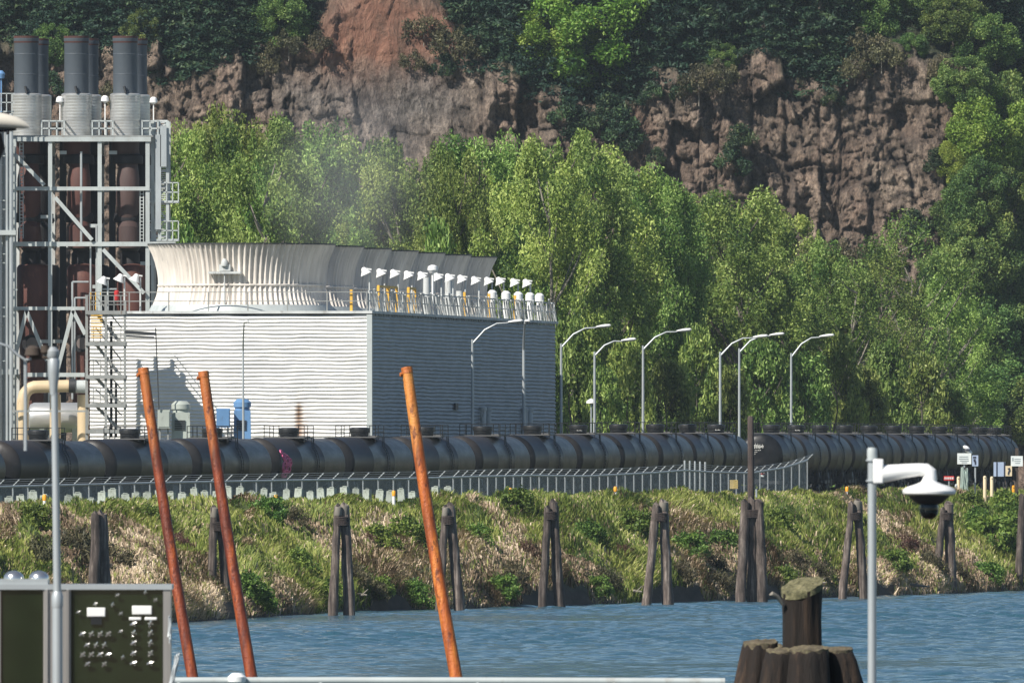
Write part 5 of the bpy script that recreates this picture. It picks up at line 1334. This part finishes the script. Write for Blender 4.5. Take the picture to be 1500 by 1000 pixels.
# scrub on the rock
scr, ce = crown_mesh('crown', 500, 2.4, 2.0, 26, 80, .34, .14, M['scrub'], pr_bush, .0, (.4,.8), .5, .7, .2); scr = proto('dry_shrub','shrub',scr,trunk_mesh('stem',50,2.4,ce,.05,M['palebark'],8))
grs, ce = crown_mesh('crown', 501, 2.4, 2.0, 26, 80, .36, .17, M['cliffgreen'], pr_bush, .0, (.4,.8), .3, .7, .2); grs = proto('cliff_shrub','shrub',grs,trunk_mesh('stem',51,2.4,ce,.05,M['bark'],8))
n1 = n2 = 0
SCR = sorted([(620,40,1,1.5),(655,70,1,1.6),(600,85,1,1.0),(645,95,0,1.2),(1030,125,1,1.6),(1000,130,0,1.3),(1065,112,1,1.3),(960,135,0,1.2),(1265,70,1,1.5),(1300,85,1,1.3),(1245,100,1,1.2),(1415,120,1,1.6),(1380,115,1,1.3),(835,180,0,1.8),(862,190,0,1.9),(905,195,0,1.7),(885,172,0,1.8),(925,205,0,1.5),(1085,215,0,1.5),(1072,245,0,1.6),(430,75,1,1.2),(465,60,1,1.1),(385,90,1,1.2),(75,120,0,1.2),(145,135,1,1.1),(1228,148,0,1.0),(970,225,0,.8),(1380,235,0,1.2),(1345,330,0,1.5),(1415,215,1,1.4),(1245,378,1,1.5),(1225,392,1,1.4)])
for (px, q, k, s) in SCR:
    p = on_hill(px, q)
    if k: n1 += 1; plant(scr, p-Vector((0,.1,.4)), s*.62, s*.62, rr_.uniform(0,6.28), '%s dry brownish shrub on the cliff, counted from the left' % ordw(n1), 'dry shrubs on the cliff')
    else: n2 += 1; plant(grs, p-Vector((0,.0,.4)), s*.52, s*.52, rr_.uniform(0,6.28), '%s dark green shrub clinging to the cliff, counted from the left' % ordw(n2), 'green shrubs on the cliff')

# ---------------------------------------------------------------- bank vegetation
def blades(name, n, dry, mat, seed):
    rng = np.random.default_rng(seed)
    u = rng.uniform(U0+30, U1-10, n*3); v = np.where(rng.random(n*3) < .12, rng.uniform(-.05,1.2,n*3), rng.uniform(-.05, 13.5, n*3))
    X_, Y_, Z_ = bank_z(u, v); q = CX+X_/Y_*F
    pat = fbm(X_*.22, Y_*.04, 0, 71, 4); hi = np.clip(v/8,0,1)
    dv = pat*1.5 - .25 - .34*(hi-.45)                                # dryness
    keep = (q > -70) & (q < 1590) & (np.where(dv > .47, 1, 0) == (1 if dry else 0)) ^ (rng.random(len(u)) < .13)
    lip_ = np.clip((vn(X_*.33, Y_*.055, 0, 14)-.58)*3.5,0,1); keep &= (q > -70) & (q < 1590) & ~((v < .32) & (lip_ > .25))
    i = np.where(keep)[0][:n]; X_, Y_, Z_, v = X_[i], Y_[i], Z_[i], v[i]; m = len(i)
    clump = fbm(X_*.9, Y_*.22, 0, 72, 3)
    h = rng.uniform(.22,.72,m)*(.25+1.75*np.clip(clump-.12,0,1))*(1.0 if dry else .85)*np.where(v > 7.5, .7, 1.0); wd = rng.uniform(.018,.05,m)*(1 if dry else 1.25)
    th = rng.random(m)*2*math.pi; wdir = np.stack([np.cos(th),np.sin(th)*.6,np.zeros(m)],1)
    lt = fbm(X_*.5, Y_*.12, 0, 73, 3)*7; lean = np.stack([np.cos(lt)+rng.normal(size=m)*.6, np.sin(lt)*.6+rng.normal(size=m)*.5, np.zeros(m)],1)*(.75 if dry else .5)
    lean[:,0] += .35                                              # the slope pulls the blades towards the water
    B = np.stack([X_,Y_,Z_-.04],1); up = np.array([0,0,1.0])
    m1 = B + up*(h*.62)[:,None] + lean*(h*.28)[:,None]; tp = B + up*(h*(.92 if not dry else .68))[:,None] + lean*(h*(.8 if not dry else 1.05))[:,None]
    w3 = wdir*wd[:,None]
    V = np.stack([B-w3, B+w3, m1+w3*.8, m1-w3*.8, tp-w3*.12, tp+w3*.12],1).reshape(-1,3)
    k = np.arange(m)[:,None]*6; f = np.concatenate([k+np.array([[0,1,2,3]]), k+np.array([[3,2,5,4]])],0)
    t = np.clip(.46+1.5*(fbm(X_*.55,Y_*.13,0,74,4)-.5)+rng.normal(size=m)*.22,0,1)
    return struct(mesh_np(name, V, f, mat, attrs={'tint':('FACE',np.r_[t,t])}), 'stuff')
blades('bank_grass', 210000, False, M['grass'], 1)
blades('dry_grass', 180000, True, M['drygrass'], 2)
def bush(seed, mat, name, H=1.3, R=1.1, n=70, L=.2, W=.1):
    cr, ce = crown_mesh('foliage', seed, H, R, 26, n, L, W, mat, pr_bush, .0, (.2,.42), .5, .6, .15); return proto(name,'shrub',cr,trunk_mesh('stem',seed,H,ce,.03,M['bark'],8))
bsh = bush(600,M['shrub'],'bank_shrub'); rsh = bush(601,M['redscrub'],'reddish_shrub',1.0,1.1,60,.24,.05); dsh = bush(602,M['scrub'],'dry_bank_shrub',1.0,1.0,60,.26,.05)
def bank_pt(px, py):
    u = np.linspace(U0-30, U1+40, 700)[:,None]; v = np.linspace(.3,11,70)[None,:]; X_, Y_, Z_ = bank_z(u+0*v, v+0*u)
    d_ = (CX+X_/Y_*F-px)**2+(HY-(Z_-HC)/Y_*F-py)**2; near = np.argwhere(d_ < 12)
    k = near[np.argmin(Y_[near[:,0],near[:,1]])] if len(near) else np.array(np.unravel_index(np.argmin(d_), d_.shape)); k = tuple(k)
    return Vector((X_[k],Y_[k],Z_[k]))
BSH = sorted([(1455,800,2.0),(1480,775,1.7),(1430,770,1.3),(1495,812,1.6),(1420,745,1.2),(1470,750,1.5),(55,770,1.1),(225,765,1.0),(470,895,1.2),(560,890,1.0),(610,880,1.2),(590,790,1.3),(555,800,1.2),(625,800,1.2),(735,870,1.1),(860,790,1.2),(930,780,1.4),(870,880,1.0),(1010,815,1.4),(1060,800,1.1),(1150,860,1.1),(1145,770,1.2),(1310,830,1.2),(1450,850,1.2),(390,760,1.2),(440,830,1.1),(360,870,1.2),(380,890,1.1),(760,745,1.2),(700,790,1.0)])
for i, (px, q, s) in enumerate(BSH):
    plant(bsh, bank_pt(px,q)-Vector((0,0,.15)), s*.85, s*.75, rr_.uniform(0,6.28), '%s leafy green shrub on the river bank, counted from the left' % ordw(i+1), 'green shrubs on the river bank')
RSH = [(262,800,1.2,'reddish brown shrub right of the first rusty pole'),(1318,800,1.5,'reddish brown shrub right of the security camera pole'),(770,810,1.3,'reddish brown shrub left of the leaning piling pair'),(535,790,.9,'reddish brown shrub right of the piling pair between the rusty poles'),(910,810,1.1,'reddish brown shrub left of the leaning dark piling')]
for (px, q, s, lb) in RSH: plant(rsh, bank_pt(px,q)-Vector((0,0,.2)), s*.7, s*.6, rr_.uniform(0,6.28), lb, 'reddish shrubs on the river bank')
DSH = sorted([(110,810,1.8),(60,820,1.6),(170,830,1.5),(430,765,1.2),(520,855,1.4),(550,880,1.2),(750,850,1.5),(890,860,1.5),(1000,850,1.5),(1045,830,1.3),(1060,860,1.3),(1160,830,1.4),(1200,845,1.2),(1360,830,1.3),(1400,840,1.2)])
for i, (px, q, s) in enumerate(DSH):
    plant(dsh, bank_pt(px,q)-Vector((0,0,.15)), s*.8, s*.7, rr_.uniform(0,6.28), '%s dry twiggy shrub on the river bank, counted from the left' % ordw(i+1), 'dry shrubs on the river bank')
# driftwood and mud lumps at the water line
r5 = random.Random(9)
for i, (px, ang, L, lb) in enumerate(((1330,-.12,2.2,'grey driftwood log at the water line right of the camera pole'),(1195,.3,1.1,'pale driftwood stub right of the mossy pile'),(930,.1,1.0,'pale driftwood piece at the water line left of the leaning pilings'),(530,.2,.9,'pale driftwood piece by the water right of the first full piling pair'))):
    p = bank_pt(px, float(np.interp(px,[a for a,_ in EDGE_PX],[c for _,c in EDGE_PX]))-4); t_ = thing('driftwood', lb, 'driftwood', p)
    d = Vector((math.cos(ang),-.3,math.sin(ang)*.3)); b = MB(); b.tube([p-d*L/2+Vector((0,0,.1)),p+Vector((0,0,.17)),p+d*L/2+Vector((0,0,.12))],[.06,.11,.04],9); b.tube([p+d*.2+Vector((0,0,.15)),p+d*.4+Vector((.1,-.1,.42))],[.05,.02],6)
    b.build('log', M['palebark'], t_)

# ================================================================ air
def vol_box(name, x0, x1, y0, y1, z0, z1, dens, col):
    b = MB(); b.box(((x0+x1)/2,(y0+y1)/2,(z0+z1)/2),(x1-x0,y1-y0,z1-z0)); m = bpy.data.materials.new(name); m.use_nodes = True; n = m.node_tree.nodes
    n.remove(n['Principled BSDF']); pv = n.new('ShaderNodeVolumePrincipled'); pv.inputs['Color'].default_value = (*col,1); pv.inputs['Density'].default_value = dens; pv.inputs['Anisotropy'].default_value = .0
    m.node_tree.links.new(pv.outputs[0], n['Material Output'].inputs['Volume']); return struct(b.build(name, m, smooth=False), 'stuff')
HAZE = True
if HAZE: vol_box('haze', -960, 1160, -30, 2420, -9, 150, .000024, (.74,.88,1.0))
# steam drifting up from the fan stacks
c = P(505,285,1300); b = MB(); b.lathe([(.05,-6.2),(2.5,-6),(4.4,-4),(5.8,-1),(6.6,2),(6.4,4),(4.6,6.2),(.1,7.2)], 24, c)
b.v = [(x+(z-c.z)*(-.12), c.y+(y-c.y)*1.5, z) for x,y,z in b.v]
m = bpy.data.materials.new('steam'); m.use_nodes = True; nt = m.node_tree; n = nt.nodes; n.remove(n['Principled BSDF'])
pv = n.new('ShaderNodeVolumePrincipled'); pv.inputs['Color'].default_value = (.97,.98,1,1)
tc = n.new('ShaderNodeTexCoord'); nz_ = n.new('ShaderNodeTexNoise'); nz_.inputs['Scale'].default_value = .28; nz_.inputs['Detail'].default_value = 3
sp3 = n.new('ShaderNodeVectorMath'); sp3.operation = 'SUBTRACT'; sp3.inputs[1].default_value = tuple(c+Vector((0,0,.5)))
dv = n.new('ShaderNodeVectorMath'); dv.operation = 'MULTIPLY'; dv.inputs[1].default_value = (.155,.11,.145)
ln_ = n.new('ShaderNodeVectorMath'); ln_.operation = 'LENGTH'
nt.links.new(tc.outputs['Object'], nz_.inputs['Vector']); nt.links.new(tc.outputs['Object'], sp3.inputs[0]); nt.links.new(sp3.outputs[0], dv.inputs[0]); nt.links.new(dv.outputs[0], ln_.inputs[0])
m1 = n.new('ShaderNodeMath'); m1.operation = 'SUBTRACT'; m1.use_clamp = True; m1.inputs[0].default_value = 1.0; nt.links.new(ln_.outputs['Value'], m1.inputs[1])
m2 = n.new('ShaderNodeMath'); m2.operation = 'MULTIPLY'; nt.links.new(m1.outputs[0], m2.inputs[0]); nt.links.new(nz_.outputs['Fac'], m2.inputs[1])
m3 = n.new('ShaderNodeMath'); m3.operation = 'MULTIPLY'; m3.inputs[1].default_value = .05; nt.links.new(m2.outputs[0], m3.inputs[0]); nt.links.new(m3.outputs[0], pv.inputs['Density'])
nt.links.new(pv.outputs[0], n['Material Output'].inputs['Volume'])
st_ = struct(b.build('steam_plume', m, smooth=False), 'stuff'); st_['label'] = 'thin white steam drifting up from the cooling tower fans'
for o in list(SC.objects):
    if o.type == 'EMPTY' and 'label' not in o: bpy.data.objects.remove(o)
